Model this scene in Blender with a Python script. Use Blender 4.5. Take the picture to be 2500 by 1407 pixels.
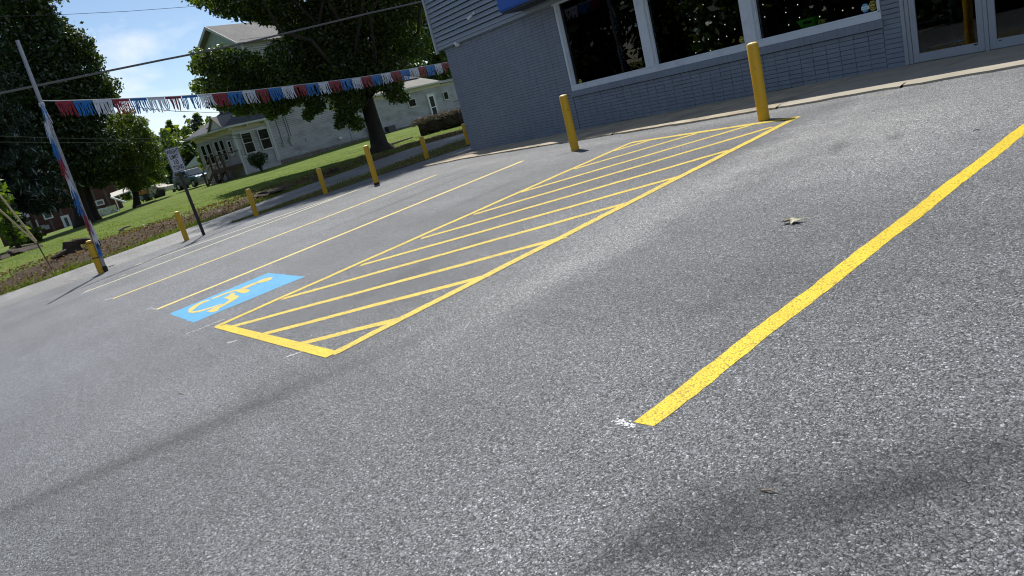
import bpy, bmesh, math, random
import numpy as np
from mathutils import Vector, Matrix
random.seed(7); rng = np.random.default_rng(7)
S = bpy.context.scene
for o in list(bpy.data.objects): bpy.data.objects.remove(o)
COL = S.collection

# ------------------------------------------------------------------ camera
CZ = 1.3125                                   # camera height above the lot below it
FPX, CX, CY = 1775.0, 1250.0, 703.5
_V = np.array([1726.0, 6616.5, FPX]); UPC = -_V/np.linalg.norm(_V)
_B = np.array([-1190.0, -163.5, FPX]); _B = _B-_B.dot(UPC)*UPC; _B /= np.linalg.norm(_B)
RW = np.array([-_B, np.cross(UPC, -_B), UPC])  # rows: world axes in camera space (x right, y down, z forward)
cam = bpy.data.cameras.new('camera'); camo = bpy.data.objects.new('camera', cam); COL.objects.link(camo)
cam.sensor_fit = 'HORIZONTAL'; cam.sensor_width = 36; cam.lens = FPX/2500*36
cam.clip_start = 0.05; cam.clip_end = 3000
M = Matrix.Identity(4)
for j, a in enumerate(((1, 0, 0), (0, -1, 0), (0, 0, -1))):
    w = RW @ np.array(a, float)
    for i in range(3): M[i][j] = w[i]
M[2][3] = CZ
camo.matrix_world = M
S.camera = camo

# ------------------------------------------------------------------ light
SUN_AZ, SUN_EL = math.radians(-66), math.radians(57)     # azimuth from +Y towards +X
sd = Vector((math.sin(SUN_AZ)*math.cos(SUN_EL), math.cos(SUN_AZ)*math.cos(SUN_EL), math.sin(SUN_EL)))
sun = bpy.data.lights.new('sun', 'SUN'); sun.energy = 4.2; sun.angle = math.radians(0.53); sun.color = (1, .97, .92)
suno = bpy.data.objects.new('sun', sun); COL.objects.link(suno)
suno.rotation_euler = sd.to_track_quat('Z', 'Y').to_euler(); suno.location = (0, 0, 40)
wd = bpy.data.worlds.new('World'); S.world = wd; wd.use_nodes = True
nt = wd.node_tree; nt.nodes.clear()
def N(nt, t, **kw):
    n = nt.nodes.new(t)
    for k, v in kw.items():
        if k.startswith('i_'): n.inputs[k[2:].replace('_', ' ')].default_value = v
        else: setattr(n, k, v)
    return n
sky = N(nt, 'ShaderNodeTexSky', sky_type='NISHITA', sun_disc=False)
sky.sun_elevation = SUN_EL; sky.sun_rotation = SUN_AZ
sky.altitude = 300; sky.air_density = 0.9; sky.dust_density = 0.2; sky.ozone_density = 1.3
tc = N(nt, 'ShaderNodeTexCoord')
mp = N(nt, 'ShaderNodeMapping'); mp.inputs['Scale'].default_value = (1, 1, 2.6); mp.inputs['Location'].default_value = (0.35, 0.1, 0.0)
no = N(nt, 'ShaderNodeTexNoise'); no.inputs['Scale'].default_value = 4.2; no.inputs['Detail'].default_value = 9; no.inputs['Roughness'].default_value = .58
no.inputs['Distortion'].default_value = .35
rp = N(nt, 'ShaderNodeValToRGB'); rp.color_ramp.elements[0].position = .49; rp.color_ramp.elements[1].position = .70
rp.color_ramp.elements[0].color = (0, 0, 0, 1); rp.color_ramp.elements[1].color = (.8, .8, .8, 1)
mx = N(nt, 'ShaderNodeMix', data_type='RGBA'); mx.inputs['B'].default_value = (9.0, 9.2, 9.5, 1)
bg = N(nt, 'ShaderNodeBackground'); bg.inputs['Strength'].default_value = 0.088
wo = N(nt, 'ShaderNodeOutputWorld')
L = nt.links.new
L(tc.outputs['Generated'], mp.inputs['Vector']); L(mp.outputs[0], no.inputs['Vector']); L(no.outputs['Fac'], rp.inputs[0])
L(rp.outputs[0], mx.inputs['Factor']); L(sky.outputs[0], mx.inputs['A']); L(mx.outputs['Result'], bg.inputs[0]); L(bg.outputs[0], wo.inputs[0])
S.view_settings.view_transform = 'Standard'; S.view_settings.look = 'None'; S.view_settings.gamma = 1
S.view_settings.exposure = 0.44
S.render.engine = 'CYCLES'
S.cycles.filter_width = 1.1; S.cycles.max_bounces = 7; S.cycles.transparent_max_bounces = 8

# ------------------------------------------------------------------ geometry helpers
def ray(x, y): return RW @ np.array([x-CX, y-CY, FPX])
GB = 0.02; GC = 0.0514208                              # lot falls to the left, rises to the shop
def lot(x, y): return GB*min(max(x, -32), 30) + GC*min(max(y, -9), 15)
def gpx(x, y, dz=0.0):                                 # a spot on the lot plane
    r = ray(x, y); t = (-CZ+dz)/(r[2]-GB*r[0]-GC*r[1]); p = r*t; p[2] += CZ; return p
def ppx(x, y, d):                                      # a spot d metres away (horizontally)
    r = ray(x, y); p = r*(d/math.hypot(r[0], r[1])); p[2] += CZ; return p
def ypx(x, y, Y):                                      # a spot on the plane y = Y
    r = ray(x, y); p = r*(Y/r[1]); p[2] += CZ; return p
def xpx(x, y, X):
    r = ray(x, y); p = r*(X/r[0]); p[2] += CZ; return p
WLOC = {}
def wloc(o): return WLOC.get(o.name, np.zeros(3)) if o else np.zeros(3)
def link(o, parent, w):
    COL.objects.link(o); WLOC[o.name] = np.array(w, float)
    if parent: o.parent = parent
    o.location = Vector(np.array(w, float)-wloc(parent))
    return o
def tag(o, label=None, cat=None, group=None, kind=None):
    if label: o['label'] = label
    if cat: o['category'] = cat
    if group: o['group'] = group
    if kind: o['kind'] = kind
    return o
def thing(name, loc, label, cat, group=None):
    o = bpy.data.objects.new(name, None); o.empty_display_size = .2
    link(o, None, loc); return tag(o, label, cat, group)
def nrm(v): v = np.array(v, float); return v/max(1e-9, np.linalg.norm(v))
class MB:
    def __init__(s): s.v = []; s.f = []
    def add(s, vs, fs):
        b = len(s.v); s.v += [tuple(map(float, v)) for v in vs]; s.f += [tuple(b+i for i in f) for f in fs]; return s
    def box(s, c, size, ax=None):
        c = np.array(c, float); h = np.array(size, float)/2
        ax = np.eye(3) if ax is None else np.array(ax, float)
        vs = [c+ax[0]*h[0]*i+ax[1]*h[1]*j+ax[2]*h[2]*k for k in (-1, 1) for j in (-1, 1) for i in (-1, 1)]
        return s.add(vs, [(0, 2, 3, 1), (4, 5, 7, 6), (0, 1, 5, 4), (2, 6, 7, 3), (0, 4, 6, 2), (1, 3, 7, 5)])
    def b6(s, x0, x1, y0, y1, z0, z1): return s.box(((x0+x1)/2, (y0+y1)/2, (z0+z1)/2), (x1-x0, y1-y0, z1-z0))
    def poly(s, pts): return s.add(pts, [tuple(range(len(pts)))])
    def prism(s, pts, d):
        n = len(pts); d = np.array(d, float); p = [np.array(q, float) for q in pts]
        return s.add(p+[q+d for q in p], [tuple(range(n))[::-1], tuple(range(n, 2*n))]+[(i, (i+1) % n, n+(i+1) % n, n+i) for i in range(n)])
    def tube(s, path, r, seg=8, cap=True, wob=0):
        path = [np.array(p, float) for p in path]; n = len(path)
        rs = list(r) if hasattr(r, '__len__') else [r]*n
        b = len(s.v); up = np.array([0, 0, 1.0]); fs = []; vs = []
        t0 = nrm(path[1]-path[0]); a = np.cross(t0, up)
        if np.linalg.norm(a) < .05: a = np.cross(t0, [1, 0, 0])
        a = nrm(a)
        for i, p in enumerate(path):
            t = nrm(path[min(i+1, n-1)]-path[max(i-1, 0)]); a = nrm(a-t*a.dot(t)); c = np.cross(t, a)
            for k in range(seg):
                q = 2*math.pi*k/seg; rr = rs[i]*(1+(random.uniform(-wob, wob) if wob else 0))
                vs.append(p+rr*(math.cos(q)*a+math.sin(q)*c))
        for i in range(n-1):
            for k in range(seg):
                k2 = (k+1) % seg; fs.append((i*seg+k, i*seg+k2, (i+1)*seg+k2, (i+1)*seg+k))
        if cap: fs += [tuple(range(seg))[::-1], tuple((n-1)*seg+k for k in range(seg))]
        return s.add(vs, fs)
    def lathe(s, c, prof, seg=24, ax=(0, 0, 1)):        # prof: (radius, height)
        c = np.array(c, float); z = nrm(ax); a = np.cross(z, [0, 1, 0]) if abs(z[1]) < .9 else np.cross(z, [1, 0, 0]); a = nrm(a); b = np.cross(z, a)
        n = len(prof); vs = []; fs = []
        for r, h in prof:
            for k in range(seg):
                q = 2*math.pi*k/seg; vs.append(c+z*h+r*(math.cos(q)*a+math.sin(q)*b))
        for i in range(n-1):
            for k in range(seg):
                k2 = (k+1) % seg; fs.append((i*seg+k, i*seg+k2, (i+1)*seg+k2, (i+1)*seg+k))
        fs += [tuple(range(seg))[::-1], tuple((n-1)*seg+k for k in range(seg))]
        return s.add(vs, fs)
    def build(s, name, mat, parent=None, smooth=False, bevel=0, kind=None):
        v = np.array(s.v); c = (v.min(0)+v.max(0))/2; c[2] = v[:, 2].min()
        me = bpy.data.meshes.new(name); me.from_pydata((v-c).tolist(), [], s.f); me.update()
        bm = bmesh.new(); bm.from_mesh(me); bmesh.ops.recalc_face_normals(bm, faces=bm.faces[:])
        if bevel: bmesh.ops.bevel(bm, geom=bm.edges[:], offset=bevel, segments=1, affect='EDGES')
        bm.to_mesh(me); bm.free()
        if smooth:
            for p in me.polygons: p.use_smooth = True
            if smooth != 'all':
                try: me.set_sharp_from_angle(angle=math.radians(40))
                except Exception: pass
        if mat: me.materials.append(mat)
        o = bpy.data.objects.new(name, me); link(o, parent, c)
        if kind: o['kind'] = kind
        return o
def quads_obj(name, Q, mat, parent=None, kind=None):     # Q: n x 4 x 3 world points
    Q = np.asarray(Q, float); n = len(Q); v = Q.reshape(-1, 3); c = v.mean(0)
    me = bpy.data.meshes.new(name)
    me.vertices.add(4*n); me.vertices.foreach_set('co', (v-c).astype(np.float32).ravel())
    me.loops.add(4*n); me.loops.foreach_set('vertex_index', np.arange(4*n, dtype=np.int32))
    me.polygons.add(n); me.polygons.foreach_set('loop_start', np.arange(0, 4*n, 4, dtype=np.int32))
    me.update(calc_edges=True); me.materials.append(mat)
    o = bpy.data.objects.new(name, me); link(o, parent, c)
    if kind: o['kind'] = kind
    return o
def copy_mesh(o, parent, w, rot=None):
    c = o.copy(); link(c, parent, w)
    if rot is not None: c.rotation_euler = rot
    return c
def text_obj(txt, size, origin, xdir, ydir, mat, name, parent, width=None, extrude=.001, bold=0):
    cu = bpy.data.curves.new('t', 'FONT'); cu.body = txt; cu.size = size; cu.align_x = 'CENTER'; cu.align_y = 'CENTER'; cu.extrude = extrude; cu.offset = bold
    to = bpy.data.objects.new('t', cu); COL.objects.link(to)
    dg = bpy.context.evaluated_depsgraph_get(); dg.update()
    me = bpy.data.meshes.new_from_object(to.evaluated_get(dg)); bpy.data.objects.remove(to)
    co = np.array([v.co[:] for v in me.vertices])
    cxy = (co[:, :2].min(0)+co[:, :2].max(0))/2; sx = 1.0
    if width: sx = width/(co[:, 0].max()-co[:, 0].min())
    x = nrm(xdir); y = nrm(ydir); z = np.cross(x, y)
    for v in me.vertices:
        p = x*(v.co.x-cxy[0])*sx+y*(v.co.y-cxy[1])+z*v.co.z; v.co = Vector(p)
    me.materials.clear(); me.materials.append(mat)
    o = bpy.data.objects.new(name, me); link(o, parent, origin); return o

# ------------------------------------------------------------------ materials
def mat_new(name):
    m = bpy.data.materials.new(name); m.use_nodes = True; nt = m.node_tree; nt.nodes.clear()
    out = nt.nodes.new('ShaderNodeOutputMaterial'); b = nt.nodes.new('ShaderNodeBsdfPrincipled'); nt.links.new(b.outputs[0], out.inputs[0])
    return m, nt, b, out
def pos(nt, scale=(1, 1, 1), rotz=0.0, obj=False):
    if obj: g = N(nt, 'ShaderNodeTexCoord').outputs['Object']
    else: g = N(nt, 'ShaderNodeNewGeometry').outputs['Position']
    m = N(nt, 'ShaderNodeMapping'); m.inputs['Scale'].default_value = scale; m.inputs['Rotation'].default_value = (0, 0, rotz)
    nt.links.new(g, m.inputs['Vector']); return m.outputs[0]
def noise(nt, vec, scale, detail=4, rough=.55, dist=0):
    n = N(nt, 'ShaderNodeTexNoise'); n.inputs['Scale'].default_value = scale; n.inputs['Detail'].default_value = detail
    n.inputs['Roughness'].default_value = rough; n.inputs['Distortion'].default_value = dist; nt.links.new(vec, n.inputs['Vector']); return n.outputs['Fac']
def ramp(nt, fac, stops):
    r = N(nt, 'ShaderNodeValToRGB'); e = r.color_ramp.elements
    while len(e) < len(stops): e.new(.5)
    for k, (p, c) in enumerate(stops):
        e[k].position = p; e[k].color = (*(c if hasattr(c, '__len__') else (c, c, c)), 1)
    nt.links.new(fac, r.inputs[0]); return r.outputs[0]
def mixc(nt, fac, a, b, mode='MIX'):
    m = N(nt, 'ShaderNodeMix', data_type='RGBA', blend_type=mode)
    for k, v in (('Factor', fac), ('A', a), ('B', b)):
        if hasattr(v, 'is_linked') or hasattr(v, 'links'): nt.links.new(v, m.inputs[k])
        elif k == 'Factor': m.inputs[k].default_value = v
        else: m.inputs[k].default_value = (*v, 1)
    return m.outputs['Result']
def mth(nt, op, a, b=None, clamp=False):
    m = N(nt, 'ShaderNodeMath', operation=op); m.use_clamp = clamp
    for i, v in enumerate((a, b)):
        if v is None: continue
        if hasattr(v, 'links'): nt.links.new(v, m.inputs[i])
        else: m.inputs[i].default_value = v
    return m.outputs[0]
def bump(nt, b, h, strength=.5, dist=.01):
    n = N(nt, 'ShaderNodeBump'); n.inputs['Strength'].default_value = strength; n.inputs['Distance'].default_value = dist
    nt.links.new(h, n.inputs['Height']); nt.links.new(n.outputs[0], b.inputs['Normal'])
def simple(name, c, rough=.6, var=.25, scale=6, metal=0.0, spec=.5, bmp=0.0, bscale=60, dirt=None, dscale=2.0, dlo=.5, dhi=.75, stretch=(1, 1, 1)):
    m, nt, b, o = mat_new(name); v = pos(nt, stretch)
    f = noise(nt, v, scale, 5)
    c = np.array(c); col = ramp(nt, f, [(.25, tuple(c*(1-var))), (.75, tuple(np.minimum(c*(1+var), .95)))])
    if dirt is not None:
        col = mixc(nt, ramp(nt, noise(nt, v, dscale, 6, .65), [(dlo, 0.0), (dhi, .85)]), col, dirt)
    nt.links.new(col, b.inputs['Base Color']); b.inputs['Roughness'].default_value = rough; b.inputs['Metallic'].default_value = metal
    b.inputs['Specular IOR Level'].default_value = spec
    if bmp: bump(nt, b, noise(nt, v, bscale, 3), .6, bmp)
    return m
# stains and dust on asphalt: soft elongated spots (x, y, length along the bays, width, amount)
def spots(nt, P, lst, nz):
    acc = None
    sx = N(nt, 'ShaderNodeSeparateXYZ'); nt.links.new(P, sx.inputs[0])
    for (x, y, ang, lx, ly, amt) in lst:
        ca, sa = math.cos(ang), math.sin(ang)
        dx = mth(nt, 'SUBTRACT', sx.outputs[0], x); dy = mth(nt, 'SUBTRACT', sx.outputs[1], y)
        u = mth(nt, 'ADD', mth(nt, 'MULTIPLY', dx, ca/lx), mth(nt, 'MULTIPLY', dy, sa/lx))
        w = mth(nt, 'ADD', mth(nt, 'MULTIPLY', dx, -sa/ly), mth(nt, 'MULTIPLY', dy, ca/ly))
        d = mth(nt, 'SQRT', mth(nt, 'ADD', mth(nt, 'MULTIPLY', u, u), mth(nt, 'MULTIPLY', w, w)))
        d = mth(nt, 'ADD', d, mth(nt, 'MULTIPLY', mth(nt, 'SUBTRACT', nz, .5), 1.3))
        k = mth(nt, 'MULTIPLY', mth(nt, 'SUBTRACT', 1.0, d, True), amt, True)
        acc = k if acc is None else mth(nt, 'ADD', acc, k, True)
    return acc
AZ = math.radians(94.3)                                  # direction of the bays
def asphalt(name, base=.125, light=(), dark=(), tint=(.965, 1, 1.045), agg=True, warm=None, cool=None):
    m, nt, b, o = mat_new(name); P = N(nt, 'ShaderNodeNewGeometry').outputs['Position']
    v = pos(nt); T = np.array(tint)
    big = noise(nt, v, .45, 5, .6); st = noise(nt, pos(nt, (.25, 2.2, 1), -AZ), .8, 5, .6)
    f = mth(nt, 'ADD', mth(nt, 'MULTIPLY', big, .6), mth(nt, 'MULTIPLY', st, .4))
    col = ramp(nt, f, [(.34, tuple(T*base*.66)), (.5, tuple(T*base)), (.68, tuple(T*base*1.4))])
    nz = noise(nt, v, 2.6, 8, .72)
    if light: col = mixc(nt, spots(nt, P, light, nz), col, (.37, .37, .36))
    if dark: col = mixc(nt, spots(nt, P, dark, nz), col, (.035, .035, .037))
    if cool: col = mixc(nt, spots(nt, P, cool, nz), col, (.24, .25, .275))
    if warm: col = mixc(nt, spots(nt, P, warm, nz), col, (.16, .125, .085))
    wn = N(nt, 'ShaderNodeTexNoise'); wn.inputs['Scale'].default_value = 60; wn.inputs['Detail'].default_value = 2; nt.links.new(v, wn.inputs['Vector'])
    wv = N(nt, 'ShaderNodeVectorMath', operation='MULTIPLY_ADD'); wv.inputs[1].default_value = (.022, .022, .022); nt.links.new(wn.outputs['Color'], wv.inputs[0]); nt.links.new(v, wv.inputs[2])
    vo = N(nt, 'ShaderNodeTexVoronoi', feature='F1'); vo.inputs['Scale'].default_value = 150; vo.inputs['Randomness'].default_value = 1; nt.links.new(wv.outputs[0], vo.inputs['Vector'])
    hs = N(nt, 'ShaderNodeSeparateColor'); nt.links.new(vo.outputs['Color'], hs.inputs[0])
    sp = ramp(nt, hs.outputs[0], [(.0, .3), (.3, .7), (.62, .98), (.9, 1.35), (1.0, 2.6)])
    col = mixc(nt, 1.0, col, sp, 'MULTIPLY')
    ed = ramp(nt, vo.outputs['Distance'], [(.38, 1.05), (.8, .16)])
    col = mixc(nt, .85, col, ed, 'MULTIPLY')
    pore = ramp(nt, noise(nt, v, 75, 3, .65), [(.36, .12), (.46, 1.0), (.7, 1.12)])
    col = mixc(nt, .8, col, pore, 'MULTIPLY')
    nt.links.new(col, b.inputs['Base Color'])
    b.inputs['Roughness'].default_value = .62; b.inputs['Specular IOR Level'].default_value = .42
    h = mth(nt, 'ADD', mth(nt, 'SUBTRACT', 1.0, vo.outputs['Distance']), mth(nt, 'MULTIPLY', hs.outputs[1], .9))
    h = mth(nt, 'ADD', h, mth(nt, 'MULTIPLY', noise(nt, v, 28, 4), .9))
    bump(nt, b, h, .7, .005)
    return m
def paint(name, c, wear=.5, base=(.09, .09, .095)):
    m, nt, b, o = mat_new(name); v = pos(nt); c = np.array(c)
    vo = N(nt, 'ShaderNodeTexVoronoi', feature='F1'); vo.inputs['Scale'].default_value = 95; nt.links.new(v, vo.inputs['Vector'])
    hs = N(nt, 'ShaderNodeSeparateColor'); nt.links.new(vo.outputs['Color'], hs.inputs[0])
    col = ramp(nt, noise(nt, v, 3.0, 5), [(.3, tuple(c*.88)), (.7, tuple(np.minimum(c*1.06, .95)))])
    pit = ramp(nt, vo.outputs['Distance'], [(.42, 0.0), (.75, 1.0)])
    k = mth(nt, 'MULTIPLY', mth(nt, 'MULTIPLY', pit, ramp(nt, hs.outputs[0], [(.2, 0.0), (.6, 1.0)])), wear)
    col = mixc(nt, k, col, base)
    nt.links.new(col, b.inputs['Base Color']); b.inputs['Roughness'].default_value = .55; b.inputs['Specular IOR Level'].default_value = .4
    h = mth(nt, 'ADD', mth(nt, 'SUBTRACT', 1.0, vo.outputs['Distance']), mth(nt, 'MULTIPLY', hs.outputs[1], .9))
    bump(nt, b, h, .6, .005); return m
def leafmat(name, c, trans=.35, gloss=.35):
    m, nt, b, o = mat_new(name); nt.nodes.remove(b); c = np.array(c)
    rnd = N(nt, 'ShaderNodeNewGeometry').outputs['Random Per Island']
    f = mth(nt, 'ADD', mth(nt, 'MULTIPLY', rnd, .55), mth(nt, 'MULTIPLY', noise(nt, pos(nt), .8, 3), .45))
    col = ramp(nt, f, [(.2, tuple(c*np.array([.55, .62, .6]))), (.5, tuple(c)), (.85, tuple(c*np.array([1.75, 1.55, 1.15])))])
    d = N(nt, 'ShaderNodeBsdfDiffuse'); t = N(nt, 'ShaderNodeBsdfTranslucent'); g = N(nt, 'ShaderNodeBsdfGlossy'); g.inputs['Roughness'].default_value = .55
    g.inputs['Color'].default_value = (.9, .95, .9, 1)
    tcol = mixc(nt, 1.0, col, (2.6, 2.5, .6), 'MULTIPLY')
    nt.links.new(col, d.inputs[0]); nt.links.new(tcol, t.inputs[0])
    a = N(nt, 'ShaderNodeMixShader'); a.inputs[0].default_value = trans; nt.links.new(d.outputs[0], a.inputs[1]); nt.links.new(t.outputs[0], a.inputs[2])
    q = N(nt, 'ShaderNodeMixShader'); fr = N(nt, 'ShaderNodeFresnel'); fr.inputs[0].default_value = 1.4
    nt.links.new(mth(nt, 'MULTIPLY', fr.outputs[0], gloss), q.inputs[0]); nt.links.new(a.outputs[0], q.inputs[1]); nt.links.new(g.outputs[0], q.inputs[2])
    nt.links.new(q.outputs[0], o.inputs[0]); return m
def glassmat(name, tint=(.85, .9, .9), rough=0.0, wav=0.0, ior=1.55):
    m, nt, b, o = mat_new(name); nt.nodes.remove(b)
    t = N(nt, 'ShaderNodeBsdfTransparent'); t.inputs[0].default_value = (*tint, 1)
    g = N(nt, 'ShaderNodeBsdfGlossy'); g.inputs['Roughness'].default_value = rough
    fr = N(nt, 'ShaderNodeFresnel'); fr.inputs[0].default_value = ior
    if wav:
        bn = N(nt, 'ShaderNodeBump'); bn.inputs['Strength'].default_value = .3; bn.inputs['Distance'].default_value = wav
        nt.links.new(noise(nt, pos(nt), 1.1, 1), bn.inputs['Height']); nt.links.new(bn.outputs[0], g.inputs['Normal'])
    x = N(nt, 'ShaderNodeMixShader'); nt.links.new(fr.outputs[0], x.inputs[0]); nt.links.new(t.outputs[0], x.inputs[1]); nt.links.new(g.outputs[0], x.inputs[2])
    nt.links.new(x.outputs[0], o.inputs[0]); return m
def emit(name, c, s):
    m, nt, b, o = mat_new(name); b.inputs['Base Color'].default_value = (*c, 1); b.inputs['Emission Color'].default_value = (*c, 1); b.inputs['Emission Strength'].default_value = s; return m
def brickmat(name, c1, c2, mortar, bw=.22, bh=.075):
    m, nt, b, o = mat_new(name); br = N(nt, 'ShaderNodeTexBrick')
    g = N(nt, 'ShaderNodeNewGeometry').outputs['Position']; mp = N(nt, 'ShaderNodeMapping'); mp.inputs['Rotation'].default_value = (math.radians(90), 0, math.radians(90))
    nt.links.new(g, mp.inputs['Vector']); nt.links.new(mp.outputs[0], br.inputs['Vector'])
    br.inputs['Color1'].default_value = (*c1, 1); br.inputs['Color2'].default_value = (*c2, 1); br.inputs['Mortar'].default_value = (*mortar, 1)
    br.inputs['Scale'].default_value = 1; br.inputs['Brick Width'].default_value = bw; br.inputs['Row Height'].default_value = bh; br.inputs['Mortar Size'].default_value = .008
    nt.links.new(br.outputs[0], b.inputs['Base Color']); b.inputs['Roughness'].default_value = .85; return m
def shingle(name, c, rowh=.14):
    m, nt, b, o = mat_new(name); c = np.array(c); v = pos(nt)
    f = mth(nt, 'ADD', mth(nt, 'MULTIPLY', noise(nt, v, 5, 4, .7), .6), mth(nt, 'MULTIPLY', noise(nt, v, .6, 4), .4))
    col = ramp(nt, f, [(.3, tuple(c*.6)), (.7, tuple(c*1.35))])
    w = N(nt, 'ShaderNodeTexWave', wave_type='BANDS', bands_direction='Z', wave_profile='SAW'); w.inputs['Scale'].default_value = 1/(rowh*2*math.pi)*2; nt.links.new(v, w.inputs['Vector'])
    w.inputs['Distortion'].default_value = .6
    nt.links.new(col, b.inputs['Base Color']); b.inputs['Roughness'].default_value = .9; bump(nt, b, w.outputs['Fac'], .6, .02); return m

mt = {}
p_end = gpx(1571, 1041)
mt['asphalt'] = asphalt('asphalt', .185,
    light=[(-4.3, 4.6, AZ, 3.8, .62, .8), (-3.5, 6.3, AZ+.12, 2.3, 1.35, .8), (-2.9, 5.2, AZ, 2.6, 1.5, .28), (-6.5, 7.9, math.radians(2), 4.5, .35, .6), (-12, 7.6, math.radians(2), 3.5, .5, .45),
           (-2.2, 6.6, AZ, 1.6, .8, .35), (-3.9, 2.6, AZ, 1.6, .3, .4), (-14, 4, AZ, 7, 3.2, .22)],
    dark=[(-1.05, 1.5, math.radians(60), .8, .32, .5), (-1.45, 1.12, math.radians(70), .5, .2, .45), (-4.5, -.1, math.radians(78), 2.6, .17, .55), (-4.2, .5, math.radians(78), 2.2, .5, .22), (-6.6, 4.3, AZ, 4.2, 1.3, .30), (-1.25, 1.3, math.radians(58), .8, .16, .40), (-.9, 1.75, math.radians(64), .45, .12, .35), (-2.4, 2.6, math.radians(75), .35, .12, .3), (-3.6, 5.6, math.radians(112), .32, .12, .6), (-3.2, 5.75, math.radians(112), .22, .1, .5),
          (-11.5, 5.2, AZ, 2.6, .22, .5), (-12.6, 6.6, AZ, 1.6, .16, .45), (-8.6, 5.1, AZ, 1.6, .2, .3), (-5.9, 2.4, AZ, 1.2, .25, .35), (-4.6, .9, math.radians(100), .6, .3, .35),
          (-9.3, 7.3, math.radians(20), .5, .2, .4)],
    cool=[(-8.6, -.6, AZ, 4.5, 4.0, .6), (-13, 1.5, AZ, 4, 4, .35)])
mt['alley'] = asphalt('alley_asphalt', .27, tint=(1.02, 1, .95), warm=[(-21.6, 3.3, math.radians(92), 5.5, .75, .9), (-21.2, -1, math.radians(92), 3, .5, .5)])
mt['street'] = asphalt('street_asphalt', .14)
mt['yellow'] = paint('yellow_line_paint', (.73, .525, .012), .9, (.28, .19, .012))
mt['yellow2'] = paint('yellow_hatch_paint', (.72, .52, .035), .85)
mt['yellow3'] = paint('pale_yellow_line_paint', (.80, .63, .16), .6)
mt['pale'] = paint('pale_line_paint', (.72, .66, .42), .7)
mt['blue'] = paint('blue_panel_paint', (.055, .36, .64), .65)
mt['symbol'] = paint('symbol_paint', (.74, .52, .08), .5)
mt['chalk'] = paint('white_chalk', (.62, .62, .62), 1.0, (.2, .2, .2))
mt['crack'] = simple('crack_fill', (.03, .03, .032), .8)
mt['concrete'] = simple('sidewalk_concrete', (.40, .335, .235), .9, .22, 3, bmp=.004, bscale=70, dirt=(.16, .14, .115), dscale=1.6, dlo=.5, dhi=.72)
mt['ramp'] = simple('ramp_concrete', (.34, .30, .23), .85, .15, 3, bmp=.003, bscale=70)
mt['brick'] = simple('painted_brick', (.205, .243, .300), .55, .10, 5, bmp=.003, bscale=120, dirt=(.165, .195, .235), dscale=1.4, dlo=.5, dhi=.8)
mt['joint'] = simple('dirty_joints', (.085, .10, .125), .9, .3, 8)
mt['siding'] = simple('grey_vinyl_siding', (.265, .31, .36), .5, .05, 3)
mt['trimgrey'] = simple('pale_metal_trim', (.45, .47, .48), .5, .06, 3)
mt['white'] = simple('white_frame_paint', (.62, .68, .74), .45, .06, 5, dirt=(.42, .44, .45), dscale=3, dlo=.55, dhi=.85)
mt['alu'] = simple('grey_door_paint', (.33, .36, .40), .4, .06, 5, spec=.5)
mt['canopy'] = simple('blue_canopy', (.01, .085, .42), .4, .1, 3)
mt['black'] = simple('black_plastic', (.012, .012, .013), .5)
mt['whiteplastic'] = simple('white_plastic', (.72, .73, .74), .35, .04)
mt['glass'] = glassmat('shop_glass', (.78, .82, .82), 0, .004, 1.5)
mt['glassdoor'] = glassmat('door_glass', (.5, .55, .55), 0, .012)
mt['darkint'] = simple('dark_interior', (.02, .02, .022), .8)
mt['intfloor'] = simple('interior_floor', (.06, .055, .05), .5)
mt['bulb'] = emit('fairy_bulb', (1, .96, .88), .9)
mt['green'] = simple('green_plastic', (.06, .42, .015), .4, .1)
mt['sticker_y'] = simple('yellow_print', (.62, .5, .04), .5)
mt['sticker_k'] = simple('black_print', (.015, .015, .014), .5)
mt['sticker_b'] = simple('blue_print', (.12, .38, .55), .5)
mt['bollard'] = simple('yellow_sleeve', (.66, .37, .012), .42, .05, 3, dirt=(.20, .11, .02), dscale=9, dlo=.62, dhi=.85)
mt['bollardcap'] = simple('pale_yellow_cap', (.85, .6, .22), .45, .05)
mt['collar'] = simple('dark_collar', (.025, .03, .022), .8)
mt['galv'] = simple('galvanised_steel', (.34, .34, .35), .45, .15, 12, metal=.6)
mt['rust'] = simple('rusty_strap', (.12, .06, .03), .8, .4)
mt['red'] = simple('red_fringe', (.27, .012, .025), .45, .2, 9)
mt['bblue'] = simple('blue_fringe', (.012, .15, .42), .42, .2, 9)
mt['wht'] = simple('white_fringe', (.62, .63, .66), .4, .12, 9)
mt['rope'] = simple('white_cord', (.55, .55, .55), .7)
mt['wire'] = simple('wire_black', (.05, .05, .052), .5, .1)
mt['wirepale'] = simple('wire_weathered', (.13, .125, .115), .6, .1)
mt['signface'] = simple('sign_face', (.52, .51, .54), .5, .04)
mt['signblk'] = simple('sign_black', (.012, .012, .012), .5)
mt['postblk'] = simple('dark_sign_post', (.03, .026, .028), .6, .3, 8)
mt['guard'] = simple('pale_guy_guard', (.50, .42, .25), .55, .1)
mt['clap'] = simple('white_clapboard', (.46, .455, .46), .75, .08, 3, dirt=(.17, .175, .155), dscale=.7, dlo=.46, dhi=.80, stretch=(1, 1, 2.6))
mt['clapgreen'] = simple('pale_green_gable', (.42, .52, .47), .75, .1, 3)
mt['housetrim'] = simple('house_trim', (.54, .55, .53), .7, .08, 3, dirt=(.35, .36, .33), dscale=1.5, dlo=.55, dhi=.85)
mt['soffit'] = simple('cream_soffit', (.58, .52, .40), .8, .08)
mt['shgrey'] = shingle('grey_shingles', (.18, .17, .162))
mt['shdark'] = shingle('dark_shingles', (.07, .075, .09))
mt['shtan'] = shingle('tan_shingles', (.24, .225, .195))
mt['win'] = glassmat('house_glass', (.6, .62, .6), .02, ior=1.12)
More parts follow.
